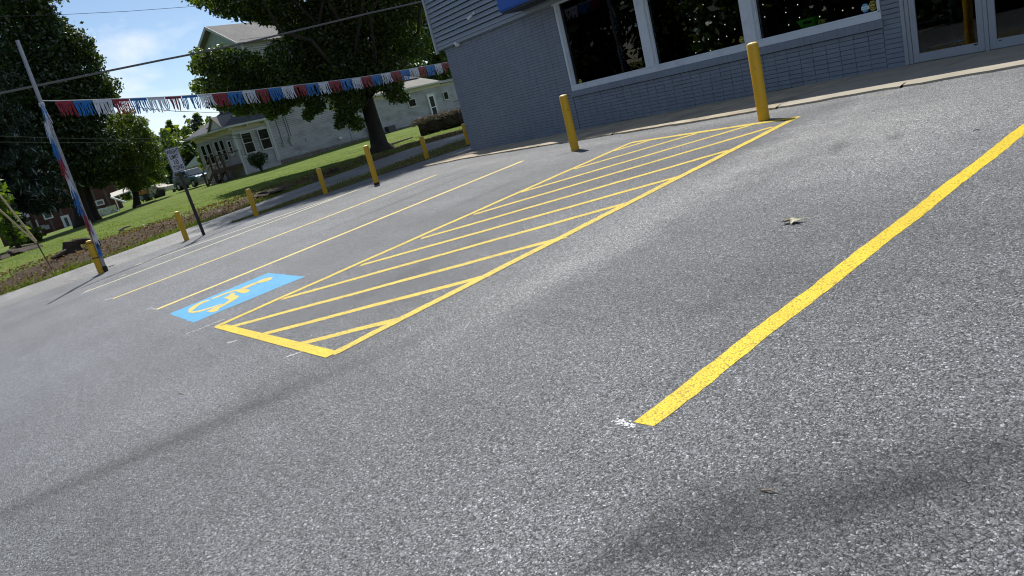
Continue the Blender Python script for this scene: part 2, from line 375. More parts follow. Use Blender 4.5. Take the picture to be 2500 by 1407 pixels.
mt['winback'] = simple('dim_curtain', (.075, .09, .082), .8, .3, 4)
mt['stone'] = simple('foundation_stone', (.20, .165, .14), .9, .5, 4, bmp=.02, bscale=9)
mt['wood'] = simple('weathered_brown_wood', (.075, .045, .032), .85, .35, 7)
mt['woodtop'] = simple('worn_rail_wood', (.20, .15, .12), .8, .3, 7)
mt['meter'] = simple('grey_meter_box', (.35, .37, .37), .5, .1)
mt['bark'] = simple('dark_bark', (.034, .027, .021), .95, .45, 3, bmp=.06, bscale=5, stretch=(1.6, 1.6, .35))
mt['logbark'] = simple('rough_log_bark', (.042, .028, .020), .95, .7, 5, bmp=.12, bscale=7)
mt['twig'] = simple('pale_twigs', (.26, .21, .15), .9, .4, 4)
mt['leaf_main'] = leafmat('broad_leaf', (.042, .068, .014), .45, .14)
mt['leaf_dark'] = leafmat('dark_broad_leaf', (.028, .048, .016), .30, .12)
mt['leaf_light'] = leafmat('light_leaf', (.070, .105, .022), .4, .12)
mt['needle'] = leafmat('pine_needle', (.055, .085, .022), .35, .1)
mt['needle_dk'] = leafmat('spruce_needle', (.020, .034, .022), .15, .2)
mt['weed'] = leafmat('weed_leaf', (.075, .12, .028), .4, .06)
mt['grassb'] = leafmat('grass_blade', (.095, .14, .022), .4, .08)
mt['straw'] = leafmat('dead_leaf', (.13, .09, .055), .15, .05)
mt['brickred'] = brickmat('dark_red_brick', (.075, .026, .02), (.10, .036, .028), (.11, .09, .08))
mt['bluecar'] = simple('blue_car_paint', (.055, .12, .19), .25, .06, 2, spec=.6)
mt['carlow'] = simple('grey_car_cladding', (.10, .11, .12), .6)
mt['carglass'] = simple('car_glass', (.03, .045, .055), .08, .05, spec=.8)
mt['tyre'] = simple('tyre_rubber', (.015, .015, .015), .85)
mt['rim'] = simple('wheel_rim', (.35, .36, .37), .35, .08, metal=.5)
mt['lamp'] = simple('headlamp', (.55, .57, .55), .2)
mt['tarp'] = simple('clear_plastic_sheet', (.55, .58, .55), .3, .3, 2.2, bmp=.15, bscale=2.2)
mt['tin'] = simple('tin_roof', (.52, .60, .66), .35, .1, 3)
mt['beige'] = simple('beige_panel', (.45, .42, .36), .8, .1)
mt['orange'] = simple('rusty_orange', (.36, .15, .05), .8, .4, 3)
# ground cover: green grass with bare, leaf-littered earth on the bank
def lawnmat():
    m, nt, b, o = mat_new('lawn'); v = pos(nt)
    f = mth(nt, 'ADD', mth(nt, 'MULTIPLY', noise(nt, v, .35, 5, .6), .5), mth(nt, 'MULTIPLY', noise(nt, v, 7, 4, .7), .5))
    g = ramp(nt, f, [(.3, (.060, .095, .016)), (.5, (.105, .15, .024)), (.72, (.19, .205, .055))])
    d = ramp(nt, noise(nt, v, 9, 5, .7), [(.3, (.035, .024, .016)), (.55, (.085, .060, .040)), (.8, (.18, .14, .095))])
    at = N(nt, 'ShaderNodeAttribute', attribute_name='bare')
    k = mth(nt, 'ADD', at.outputs['Fac'], mth(nt, 'MULTIPLY', mth(nt, 'SUBTRACT', noise(nt, v, 1.6, 5, .7), .5), 1.6))
    col = mixc(nt, ramp(nt, k, [(.45, 0.0), (.62, 1.0)]), g, d)
    nt.links.new(col, b.inputs['Base Color']); b.inputs['Roughness'].default_value = .95; b.inputs['Specular IOR Level'].default_value = .15
    bump(nt, b, noise(nt, v, 14, 4, .8), .9, .05); return m
mt['lawn'] = lawnmat()

# ================================================================== SETTING: terrain, lot, alley, street, sidewalk
def roadedge(y): return -27.4-.22*min(max(y, 0), 9.5)-.12*max(0, y-9.5)
CTRL = np.array([(-31, -14, -2.1), (-31, -4, -1.85), (-31, 1.0, -1.45), (-31.5, 4.5, -1.42), (-32.5, 9, -1.33), (-33.5, 14, -1.22), (-38.3, 17.2, -1.30), (-42.7, 21.9, -1.12), (-36, 26, -1.15), (-36, -.6, -1.25),
    (-50, 2, -1.45), (-58, 14.7, -.90), (-61.9, 26.8, -.66), (-65.7, 38.5, -.60), (-50, 12, -1.12), (-50, 24, -.90), (-78.6, 14.5, -1.0), (-81, 11.5, -1.15), (-70, 3.8, -1.6), (-74.5, 8.5, -1.42), (-115, 4.3, -2.4), (-115, 11, -1.6),
    (-90, 3, -2.0), (-115, -12, -3.0), (-75, -10, -2.6), (-110, 30, -1.2), (-150, 10, -2.4), (-150, 60, -1.5), (-100, 60, -1.0), (-50, -20, -2.4), (-60, 60, -.3), (-160, -40, -3.5)])
def kern(a, b): d2 = ((a[:, None, :2]-b[None, :, :2])**2).sum(-1); return np.exp(-np.sqrt(d2)/26.0)
_mean = -1.45
_w = np.linalg.solve(kern(CTRL, CTRL)+np.eye(len(CTRL))*.02, CTRL[:, 2]-_mean)
def lawnz(x, y): return float((_mean+kern(np.array([[x, y, 0.0]]), CTRL) @ _w)[0])+CZ
def terr(x, y):
    e = roadedge(y); t = min(max((e-x)/3.0, 0), 1); t = t*t*(3-2*t)
    a = lot(x, y)-.13
    return a if t == 0 else a*(1-t)+lawnz(x, y)*t
def axis(segs):
    r = []
    for a, b, s in segs: r += list(np.arange(a, b, s))
    return np.array(r)
xs = axis([(-1500, -400, 275), (-400, -160, 30), (-160, -52, 3), (-52, -26.4, .35), (-26.4, -20, 1.6), (-20, 40, 6), (40, 900, 215)])
ys = axis([(-900, -100, 200), (-100, -16, 7), (-16, -4, 1.5), (-4, 26, .4), (26, 50, 2), (50, 150, 12), (150, 1200, 210)])
vs, fs, bare = [], [], []
ny = len(ys)
for x in xs:
    for y in ys:
        z = terr(x, y); e = roadedge(y); s = e-x
        bump_ = 0
        if -.2 < s < 3.2 and -6 < y < 24: bump_ = (math.sin(x*3.1+y*2.2)*.5+math.sin(x*1.3-y*3.7)*.5+rng.normal()*.5)*.045
        vs.append((x, y, z+bump_+(0 if s < 3 else rng.normal()*.012 if x > -52 else 0)))
        k = 0.0
        wb = 3.4+.8*math.sin(y*.7)-(1.2 if y > 8 else 0)
        if -.6 < s < wb: k = 1.0-.5*abs(s-wb*.5)/(wb*.5)
        if s < .35: k *= .55
        k = max(k, 1.1*math.exp(-((x+38.0)**2+(y-17.4)**2)/4.5), .9*math.exp(-((x+36)**2+(y-19.5)**2)/6))
        if x > -26 : k = max(k, .75)
        bare.append(k)
for i in range(len(xs)-1):
    for j in range(ny-1): fs.append((i*ny+j, (i+1)*ny+j, (i+1)*ny+j+1, i*ny+j+1))
me = bpy.data.meshes.new('ground'); me.from_pydata(vs, [], fs)
at = me.attributes.new('bare', 'FLOAT', 'POINT'); at.data.foreach_set('value', np.array(bare, np.float32))
for p in me.polygons: p.use_smooth = True
me.materials.append(mt['lawn'])
o = bpy.data.objects.new('ground', me); link(o, None, (0, 0, 0)); tag(o, kind='structure')

EDGE = [(-16.53, 8.42), (-14.77, 8.55), (-11.2, 8.36), (-9.4, 8.28), (-7.3, 8.12), (-5.5, 8.06), (-3.2, 8.05), (14, 7.6)]
def kerb_y(x): return float(np.interp(x, [e[0] for e in EDGE], [e[1] for e in EDGE]))
XLEFT = [(-9, -20.2), (1, -20.6), (4.6, -21.4), (6.8, -19.8), (9, -18.9), (11, -17.9), (14, -17.3)]
def xleft(y): return float(np.interp(y, [e[0] for e in XLEFT], [e[1] for e in XLEFT]))
yy = np.concatenate([np.arange(-9, 6.5, .5), np.arange(6.5, 14.01, .1)]); nxl = 110
vs, fs = [], []
for y in yy:
    x0 = xleft(y); 
    for k in range(nxl):
        x = x0+(14-x0)*(k/(nxl-1))**1.15
        ins = x > -16.72 and y > kerb_y(x)+.06
        vs.append((x, y, lot(x, y)+.006-(.16 if ins else 0)))
for j in range(len(yy)-1):
    for k in range(nxl-1): fs.append((j*nxl+k, j*nxl+k+1, (j+1)*nxl+k+1, (j+1)*nxl+k))
me = bpy.data.meshes.new('parking_lot'); me.from_pydata(vs, [], fs); me.materials.append(mt['asphalt'])
LOT = bpy.data.objects.new('parking_lot', me); link(LOT, None, (0, 0, 0)); tag(LOT, kind='structure')
# alley beside the lot
vs, fs = [], []
ya = np.arange(-40, 60, 1.0)
for y in ya:
    ru = max(0, min(1, (y-4.8)/.9)); xr = -20.2-2.5*ru
    xl = roadedge(y)
    for k in range(9):
        x = xl+(xr-xl)*k/8; vs.append((x, y, lot(x, y)-.075+.02*math.sin(k/8*math.pi)))
for j in range(len(ya)-1):
    for k in range(8): fs.append((j*9+k, j*9+k+1, (j+1)*9+k+1, (j+1)*9+k))
me = bpy.data.meshes.new('alley'); me.from_pydata(vs, [], fs); me.materials.append(mt['alley'])
o = bpy.data.objects.new('alley', me); link(o, None, (0, 0, 0)); tag(o, kind='structure')
# street behind the photographer
mb = MB()
for k in range(40):
    x0, x1 = -120+k*6, -120+(k+1)*6
    mb.add([(x0, -19, lot(x0, -19)-.02), (x1, -19, lot(x1, -19)-.02), (x1, -9.05, lot(x1, -9)-.02), (x0, -9.05, lot(x0, -9)-.02)], [(0, 1, 2, 3)])
tag(mb.build('street', mt['street']), kind='structure')
# grass verge between lot and alley
vs, fs, bb = [], [], []
yv = np.arange(4.5, 20, .3)
for y in yv:
    xa = xleft(y)+.02; xb = min(-22.7, xa-.05) if y > 5.4 else xa-.4-1.0*(y-4.5)
    for k in range(7):
        t = k/6; x = xa+(xb-xa)*t; vs.append((x, y, lot(x, y)+.01*math.sin(t*3.1)+rng.normal()*.015-.05*t)); bb.append(.58+.3*rng.random())
for j in range(len(yv)-1):
    for k in range(6): fs.append((j*7+k, (j+1)*7+k, (j+1)*7+k+1, j*7+k+1))
me = bpy.data.meshes.new('verge'); me.from_pydata(vs, [], fs)
at = me.attributes.new('bare', 'FLOAT', 'POINT'); at.data.foreach_set('value', np.array(bb, np.float32)); me.materials.append(mt['lawn'])
o = bpy.data.objects.new('verge', me); link(o, None, (0, 0, 0)); tag(o, kind='structure')

# --- painted markings (parts of the lot)
lay = [0]
def strip(name, a, b, w, mat, parent, ext=(0, 0), jit=.004, z=None, taper=False):
    a, b = np.array(a, float), np.array(b, float); d = b-a; d[2] = 0; ln = np.linalg.norm(d); d /= ln; n = np.array([-d[1], d[0], 0])
    a = a-d*ext[0]; b = b+d*ext[1]; ln += sum(ext)
    lay[0] = (lay[0]+1) % 8; zz = (.0075+.0001*lay[0]) if z is None else z
    k = max(2, int(ln/.05)); k = min(k, 160); vs = []; ph = random.uniform(0, 9)
    for i in range(k+1):
        p = a+d*ln*i/k; wob = .004*math.sin(i*.31+ph)
        ww = w*(1 if not taper else max(.15, math.sin(math.pi*min(max(i/k, .04), .96))))
        for s in (-1, 1):
            q = p+n*s*(ww/2+random.uniform(-jit, jit))+n*wob
            if i in (0, k): q = q+d*random.uniform(-.012, .012)
            vs.append((q[0], q[1], lot(q[0], q[1])+zz))
    m = MB(); m.add(vs, [(2*i, 2*i+1, 2*i+3, 2*i+2) for i in range(k)])
    return m.build(name, mat, parent)
G = gpx
line = lambda p, q, w, m, **k: strip('parking_line', G(*p), G(*q), w, mt[m], LOT, **k)
line((1571, 1041), (2500, 318), .103, 'yellow', ext=(0, .9))
line((383, 757), (1277, 394), .115, 'yellow3')
line((275, 731), (1066, 428), .115, 'yellow3')
line((206, 715), (880, 462), .115, 'pale'); line((331, 648.7), (907, 453), .10, 'pale')
# access aisle: border and hatching
aisle = bpy.data.objects.new('access_aisle', None); link(aisle, LOT, G(1000, 600))
cor = [G(526, 800.5), G(1541, 350), G(1944, 289), G(811, 868)]
strip('border_line', cor[0], cor[1], .105, mt['yellow2'], aisle, z=.0088)
strip('border_line', cor[1], cor[2], .10, mt['yellow2'], aisle, ext=(.03, .0), z=.0091)
strip('border_line', cor[3], cor[2], .105, mt['yellow2'], aisle, ext=(0, .03), z=.0094)
m = MB(); q = [G(523.5, 802.5), G(552, 794.5), G(813, 857.5), G(826, 862), G(796, 877)]
m.poly([(p[0], p[1], lot(p[0], p[1])+.0098) for p in q]); m.build('border_line', mt['yellow'], aisle)
for a, b in [((1501, 369.5), (1587, 344)), ((1403, 414), (1703, 327)), ((1274, 470.5), (1841, 305)), ((1156, 525.5), (1887, 311.5)), ((1030, 584), (1778, 369.5)), ((880, 650), (1665, 431)),
             ((690, 732), (1531, 498)), ((560, 801), (1383, 580)), ((632, 821), (1205, 672)), ((728, 843), (970, 783))]:
    strip('hatch_line', G(*a), G(*b), .092, mt['yellow2'], aisle)
# accessible bay symbol
acc = bpy.data.objects.new('accessible_parking_symbol', None); link(acc, LOT, G(570, 730))
m = MB(); ctr = [np.array(G(*p)) for p in ((413, 768), (472, 790), (745, 677), (655, 668))]; pts = []
for i in range(4):
    a, b = ctr[i], ctr[(i+1) % 4]
    for k in range(24):
        p = a+(b-a)*k/24+np.array([random.uniform(-.012, .012), random.uniform(-.01, .01), 0]); pts.append((p[0], p[1], lot(p[0], p[1])+.0076))
m.poly(pts); m.build('blue_panel', mt['blue'], acc)
def cpoly(lst):
    r = []
    for x, y in lst: p = G(360+x/4.396, 600+y/4.396); r.append((p[0], p[1], lot(p[0], p[1])+.0088))
    return r
for nm, lst in (('head', [(1347, 347), (1310, 349), (1255, 362), (1200, 384), (1160, 402), (1175, 412), (1235, 402), (1290, 388), (1330, 370)]),
                ('back', [(1165, 399), (1190, 408), (1120, 440), (1050, 470), (1012, 478), (1000, 470), (1060, 440)]),
                ('shoulder', [(985, 478), (1040, 468), (1112, 484), (1075, 508), (1040, 520), (1000, 515), (945, 497)]),
                ('arm', [(1000, 470), (985, 481), (860, 520), (760, 560), (700, 582), (690, 574), (780, 538), (900, 492)]),
                ('lap', [(905, 513), (880, 540), (815, 570), (870, 580), (880, 592), (830, 628), (720, 672), (635, 718), (700, 722), (745, 712), (775, 690), (765, 682), (850, 640), (940, 590), (992, 548), (930, 540), (950, 515)])):
    m = MB(); m.poly(cpoly(lst)); m.build(nm, mt['symbol'], acc)
arc = [(672, 592), (600, 612), (545, 640), (495, 672), (462, 700), (452, 718), (490, 722), (560, 712), (640, 688), (720, 662), (800, 632)]
for i in range(1):
    m = MB(); up, dn = [], []
    for k, (x, y) in enumerate(arc):
        hw = [4, 9, 11, 14, 15, 10, 9, 8, 7, 5, 3][k]; tx, ty = (arc[min(k+1, 10)][0]-arc[max(k-1, 0)][0], arc[min(k+1, 10)][1]-arc[max(k-1, 0)][1]); l = math.hypot(tx, ty)
        up.append((x-ty/l*hw*1.6, y+tx/l*hw)); dn.append((x+ty/l*hw*1.6, y-tx/l*hw))
    a, b = cpoly(up), cpoly(dn); n = len(a)
    m.add(a+b, [(k, k+1, n+k+1, n+k) for k in range(n-1)]); m.build('wheel', mt['symbol'], acc)
# chalk smears, small cracks
for a, b, w in [((1499, 1030), (1551, 1046), .035), ((360, 757), (373, 752), .06), ((372, 755), (386, 757), .03), ((504, 797), (550, 781), .022), ((456, 817), (512, 796), .012), ((556, 839), (578, 834), .03), ((700, 874), (738, 861), .02),
                ((255, 734), (274, 729), .07), ((198, 720), (222, 705), .04), ((290, 677), (308, 671), .14), ((232, 675), (248, 669), .10)]:
    a, b = np.array(G(*a)), np.array(G(*b)); d = b-a; nn = nrm((-d[1], d[0], 0)); m = MB()
    for k in range(int(40+160*np.linalg.norm(d))):
        q = a+d*random.random()+nn*random.gauss(0, w*.28); r = random.uniform(.003, .009)+w*.04; an = random.uniform(0, 6.28); z = lot(q[0], q[1])+.0072+random.uniform(0, .001)
        m.add([(q[0]+r*math.cos(an+j*2.1)*random.uniform(.6, 1.4), q[1]+r*math.sin(an+j*2.1)*random.uniform(.6, 1.4), z) for j in range(3)], [(0, 1, 2)])
    m.build('chalk_mark', mt['chalk'], LOT, kind='stuff')
for a, b, w in [((0, 806), (32, 790), .03), ((106, 732), (165, 705), .03), ((350, 684), (388, 670), .015), ((476, 858), (500, 849), .02), ((20, 770), (92, 738), .02), ((140, 692), (205, 682), .03), ((0, 775), (30, 764), .02)]:
    strip('crack', G(*a), G(*b), w, mt['crack'], LOT, taper=True, jit=.004)

# --- sidewalk in front of the shop, made of slabs
WX0, WX1 = -16.75, 14.0
def wallbase(x): return CZ+float(np.interp(x, [-16.75, -9.4, -5.3, 14], [-1.19, -1.018, -.935, -.87]))
SW = bpy.data.objects.new('sidewalk', None); link(SW, None, (-8, 9.2, wallbase(-8))); tag(SW, kind='structure')
cuts = [-16.7, -14.1, -11.6, -9.3, -7.2, -5.95, -4.35, -2.6, -.6, 2, 5, 9, 14]
for i in range(len(cuts)-1):
    a, b = cuts[i]+.006, cuts[i+1]-.006; m = MB(); top, bot = [], []
    n = 8; vs = []; rows = 5
    for k in range(n+1):
        x = a+(b-a)*k/n
        ye = kerb_y(x)+random.uniform(-.025, .025); ze = lot(x, ye)+.045; zb = wallbase(x)
        for r in range(rows):
            t = r/(rows-1); y = ye+.05*(r == 1)+(10.02-ye)*(t if r != 1 else .02); z = ze+(zb-ze)*(0 if r < 2 else t)
            vs.append((x, y if r else ye, z-(.016 if r == 0 else 0)))
        vs.append((x, ye-.012, lot(x, ye)-.05))
    R = rows+1
    for k in range(n):
        for r in range(rows-1): m_ = (k*R+r, k*R+r+1, (k+1)*R+r+1, (k+1)*R+r); fs = m_; m.f.append(m_)
        m.f.append((k*R, (k+1)*R, (k+1)*R+rows, k*R+rows))
    m.v = vs
    m.build('slab', mt['ramp'] if i in (5, 6, 7) else mt['concrete'], SW)

# ================================================================== SHOP BUILDING
shop = thing('shop_building', (-8, 12, CZ-1.0), 'grey painted brick shop with grey lap siding and white framed windows behind the yellow bollards', 'building')
BH, BW = .0635, .2135
ZT = CZ+1.50; ZSB = CZ-.395                              # top of brick, underside of the brick sill
WINL, WINR, DOORL = -12.17, -5.56, -5.31
mb = MB(); mb.b6(WX0+.004, WINL, 10.009, 10.3, CZ-1.6, ZT); mb.b6(WINL, WINR, 10.009, 10.3, CZ-1.6, ZSB-.003); mb.b6(WINR, DOORL, 10.009, 10.3, CZ-1.6, CZ+2.0)
mb.b6(WX0+.004, WX0+.3, 10.3, 22, CZ-1.8, ZT); mb.b6(-12.6, 14, 10.012, 10.3, CZ+1.58, CZ+2.9)
mb.build('wall', mt['joint'], shop)
bm = bmesh.new(); bmesh.ops.create_cube(bm, size=1); bmesh.ops.scale(bm, vec=(BW-.004, .03, BH-.006), verts=bm.verts)
bmesh.ops.bevel(bm, geom=bm.edges[:], offset=.0022, segments=1, affect='EDGES'); bmesh.ops.delete(bm, geom=[f for f in bm.faces if f.normal.y > .9], context='FACES')
bme = bpy.data.meshes.new('brick'); bm.to_mesh(bme); bm.free(); bme.materials.append(mt['brick'])
bv = np.array([v.co[:] for v in bme.vertices]); bf = [tuple(p.vertices) for p in bme.polygons]
cells = []
def brickfield(x0, x1, z1, stag=0):
    nx = max(1, round((x1-x0)/BW)); w = (x1-x0)/nx
    r = 0; z = z1-BH/2
    while z > wallbase(x0)-.12:
        for i in range(nx):
            x = x0+(i+.5)*w
            if z > wallbase(x)-BH*.6: cells.append((x, z, w/BW))
        z -= BH; r += 1
brickfield(WX0, WINL-.02, ZT); brickfield(WINL, WINR, ZSB-.004); brickfield(WINR, DOORL, CZ+.9)
cells.sort(key=lambda c: -c[0]-.25*c[1])
rest = MB()
for k, (x, z, sx) in enumerate(cells):
    s = (sx*random.uniform(.985, 1.003) if random.random() > .25 else sx*.975, 1, random.uniform(.97, 1.02) if random.random() > .2 else .93)
    loc = np.array([x+random.uniform(-.0012, .0012), 10.013+random.uniform(-.0014, .0014), z+random.uniform(-.001, .001)])
    if k < 300:
        o = bpy.data.objects.new('brick', bme); link(o, shop, loc); o.scale = s; o.rotation_euler = (random.uniform(-.01, .01), 0, random.uniform(-.006, .006))
    else: rest.add(bv*np.array(s)+loc, bf)
rest.build('brickwork', mt['brick'], shop, kind='stuff')
# rowlock sill
n = 62; w = (WINR+.02-WINL)/n
for i in range(n):
    x = WINL+(i+.5)*w
    if i == 0:
        m = MB(); m.box((x, 10.03, CZ-.337), (w-.0012, .13, .112)); so = m.build('sill_brick', mt['brick'], shop, bevel=.002)
    else:
        c = so.copy(); link(c, shop, np.array([x, 10.03+random.uniform(-.002, .002), WLOC[so.name][2]]))
# upper siding boards, corner trim, soffit lip
SY = 9.93; z = CZ+1.55; k = 0
while z < CZ+3.85:
    m = MB(); x0 = -17.02
    m.prism([(x0, SY+.055, z+.012), (x0, SY-.010, z+.006), (x0, SY-.012, z+.016), (x0, SY+.008, z+.054), (x0, SY+.001, z+.062), (x0, SY+.03, z+.112), (x0, SY+.055, z+.118)], (31, 0, 0))
    m.build('siding_board', mt['siding'], shop); z += .119; k += 1
m = MB(); m.b6(-17.02, 14, SY+.0, SY+.06, CZ+1.475, CZ+1.549); m.b6(-17.0, 14, SY+.062, 10.30, CZ+1.502, CZ+1.53); m.build('siding_base_trim', mt['siding'], shop)
m = MB(); m.b6(-17.075, -17.021, SY-.03, SY+.05, CZ+1.40, CZ+3.95); m.build('corner_trim', mt['trimgrey'], shop)
m = MB(); m.b6(-17.06, -16.76, SY+.055, 22, CZ+1.46, CZ+3.95); m.build('return_wall', mt['siding'], shop)
m = MB(); m.b6(-17.08, 14, SY-.03, 22, CZ+3.95, CZ+4.0); m.build('roof', mt['shgrey'], shop)
# interior
m = MB(); m.b6(-16.4, 14, 10.9, 16, CZ-1.1, CZ-.98); m.build('interior_floor', mt['intfloor'], shop)
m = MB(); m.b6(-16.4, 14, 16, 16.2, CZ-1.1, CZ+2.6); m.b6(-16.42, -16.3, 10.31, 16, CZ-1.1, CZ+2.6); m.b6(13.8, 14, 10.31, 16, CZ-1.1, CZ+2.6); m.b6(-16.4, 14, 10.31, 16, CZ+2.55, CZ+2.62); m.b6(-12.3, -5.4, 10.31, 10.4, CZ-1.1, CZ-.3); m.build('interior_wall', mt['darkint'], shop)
for (x0, x1, zz, yy_) in ((-11.5, -9.9, .6, 13.5), (-9.4, -7.9, 1.0, 14.5), (-7.3, -6.0, .5, 12.8), (-4.9, -3.5, .4, 13.0)):
    m = MB()
    for s in range(4): m.b6(x0, x1, yy_, yy_+.45, CZ-1+s*.42, CZ-.97+s*.42)
    for x in (x0, x1-.04): m.b6(x, x+.04, yy_, yy_+.45, CZ-1, CZ-1+1.35+zz*.2)
    m.build('display_rack', mt['wood'] if zz > .55 else mt['meter'], shop)
# windows
ZG0, ZG1 = CZ-.165, CZ+1.46
sections = [(-12.17, -9.83), (-9.83, -7.63), (-7.63, -5.56)]
for i, (a, b) in enumerate(sections):
    wn = bpy.data.objects.new('window', None); link(wn, shop, ((a+b)/2, 10.05, ZG0))
    l = a+.10 if i == 0 else a+.135; r_ = b-.12 if i < 2 else b-.045
    m = MB(); m.b6(l-.02, r_+.02, 10.075, 10.083, ZG0-.01, ZG1+.1); m.build('pane', mt['glass'], wn)
    m = MB(); m.b6(a+(.004 if i == 0 else .0), b-.002, 9.985, 10.06, CZ-.279, CZ-.186); m.b6(a+.006, b-.004, 9.99, 10.074, CZ-.186, ZG0+.004); m.build('sill', mt['white'], wn, bevel=.004)
    if i == 0: m = MB(); m.b6(a+.005, l-.03, 9.988, 10.072, CZ-.18, ZG1+.08); m.b6(l-.03, l, 10.03, 10.0735, CZ-.18, ZG1+.08); m.build('jamb', mt['white'], wn, bevel=.003)
    if i == 2: m = MB(); m.b6(r_, b-.006, 9.99, 10.072, CZ-.18, ZG1+.08); m.build('jamb', mt['white'], wn, bevel=.003)
    if i < 2: m = MB(); m.b6(r_, b+.1, 9.982, 10.072, CZ-.1805, ZG1+.08); m.b6(b+.1, b+.135, 10.03, 10.0735, CZ-.1805, ZG1+.08); m.build('mullion', mt['white'], wn, bevel=.003)
    m = MB(); m.b6(a-.03, b+.0, 9.975, 10.06, ZG1-.015, CZ+1.58); m.build('head_trim', mt['white'], wn)
# doors
def door(x0, x1, nm):
    d = bpy.data.objects.new('door', None); link(d, shop, ((x0+x1)/2, 10.02, CZ-.925))
    m = MB(); zb = CZ-.925
    m.b6(x0, x0+.075, 9.995, 10.035, zb, CZ+1.2); m.b6(x1-.075, x1, 9.995, 10.035, zb, CZ+1.2); m.b6(x0+.0755, x1-.0755, 9.995, 10.035, zb, CZ-.815); m.b6(x0+.0755, x1-.0755, 9.995, 10.035, CZ+1.1, CZ+1.2); m.build('door_frame', mt['alu'], d, bevel=.003)
    m = MB(); m.b6(x0+.07, x1-.07, 10.012, 10.018, CZ-.82, CZ+1.11); m.build('pane', mt['glassdoor'], d)
    m = MB(); m.b6(x1-.12, x1-.08, 9.993, 9.9945, CZ-.84, CZ-.822) if nm == 0 else m.b6(x0+.1, x0+.13, 9.993, 9.9945, CZ-.84, CZ-.83); m.build('maker_plate', mt['black'], d)
door(-5.2, -4.345, 0); door(-4.29, -3.42, 1)
m = MB(); m.b6(DOORL+.002, -5.262, 9.985, 10.06, CZ-.93, CZ+1.3); m.b6(-5.258, -5.21, 10.0, 10.06, CZ-.93, CZ+1.3); m.b6(-4.34, -4.295, 9.99, 10.05, CZ-.93, CZ+1.3); m.b6(-3.41, -3.3, 9.985, 10.06, CZ-.93, CZ+1.3); m.build('door_jamb', mt['alu'], shop, bevel=.002)
m = MB(); m.b6(DOORL-.0, -3.3, 10.03, 10.3, CZ-1.2, CZ-.93); m.build('threshold', mt['alu'], shop)
m = MB(); m.b6(-3.3, 14, 10.0, 10.3, CZ-1.4, CZ+1.6); m.b6(DOORL, -3.3, 10.02, 10.3, CZ+1.31, CZ+1.6); m.build('front_wall', mt['brick'], shop)
# blue canopy
cn = bpy.data.objects.new('canopy', None); link(cn, shop, (-12.3, 9.6, CZ+1.56))
X0 = -13.12
m = MB(); m.prism([(X0, 9.925, CZ+1.62), (X0, 9.37, CZ+1.615), (X0, 9.34, CZ+1.66), (X0, 9.34, CZ+2.9), (X0, 9.925, CZ+2.92)], (27, 0, 0)); m.build('canopy_shell', mt['canopy'], cn)
m = MB(); m.b6(X0+.03, 13.8, 9.38, 9.92, CZ+1.575, CZ+1.612); m.build('canopy_underside', mt['black'], cn)
# stickers
def sticker(name, c, r, shape, m1, label, cat, txt=None, tm=None, band=None):
    t = thing(name, c, label, cat); n = shape; pts = [(c[0]+r*math.cos(2*math.pi*(k+.5)/n)*(1 if n == 8 else 1+.10*math.cos(4*math.pi*(k+.5)/n*2)), c[1], c[2]+r*math.sin(2*math.pi*(k+.5)/n)*(1.05 if n == 8 else 1.12)) for k in range(n)]
    m = MB(); m.prism(pts, (0, -.0012, 0)); m.build('backing', m1, t)
    if band:
        m = MB(); m.b6(c[0]-r*.93, c[0]+r*.93, c[1]-.0022, c[1]-.0014, c[2]-r*.36, c[2]+r*.36); m.build('band', band, t)
    if shape == 24:
        p2 = [(c[0]+r*.86*math.cos(2*math.pi*(k+.5)/n), c[1]-.0014, c[2]+r*.9*math.sin(2*math.pi*(k+.5)/n)) for k in range(n)]
        m = MB(); m.prism(p2, (0, -.0008, 0)); m.build('badge', mt['sticker_k'], t)
    m = MB(); bars = [(k*.24-.6, .0, .13, .34) for k in range(6)] if band else [(k*.25-.52, .12, .17, .42) for k in range(5)]+[(-.1, -.38, 1.0, .12), (0, -.6, .6, .1), (0, .56, .7, .1)]
    for bx_, bz_, bw_, bh_ in bars: m.b6(c[0]+(bx_-bw_/2)*r, c[0]+(bx_+bw_/2)*r, c[1]-.0030, c[1]-.0025, c[2]+(bz_-bh_/2)*r, c[2]+(bz_+bh_/2)*r)
    m.build('print', tm, t, kind='stuff')
GYF = 10.073
p = ypx(1417, 200, GYF); sticker('window_sticker', (p[0], GYF, p[2]), .048, 24, mt['sticker_y'], 'small yellow and black badge sticker in the lower corner of the leftmost pane', 'sticker', 1, mt['sticker_y'])
p = ypx(1811, 98, GYF); sticker('window_sticker', (p[0], GYF, p[2]), .048, 24, mt['sticker_y'], 'small yellow and black badge sticker in the middle pane beside the mullion', 'sticker', 1, mt['sticker_y'])
p = ypx(2131, 14, GYF); sticker('window_sticker', (p[0], GYF, p[2]), .056, 24, mt['sticker_y'], 'yellow and black badge sticker in the right pane next to the blue octagon', 'sticker', 1, mt['sticker_y'])
p = ypx(2112, 20, GYF); sticker('window_sticker', (p[0], GYF, p[2]), .056, 8, mt['sticker_b'], 'octagonal blue sticker with a white band in the right pane', 'sticker', 1, mt['sticker_b'], mt['whiteplastic'])
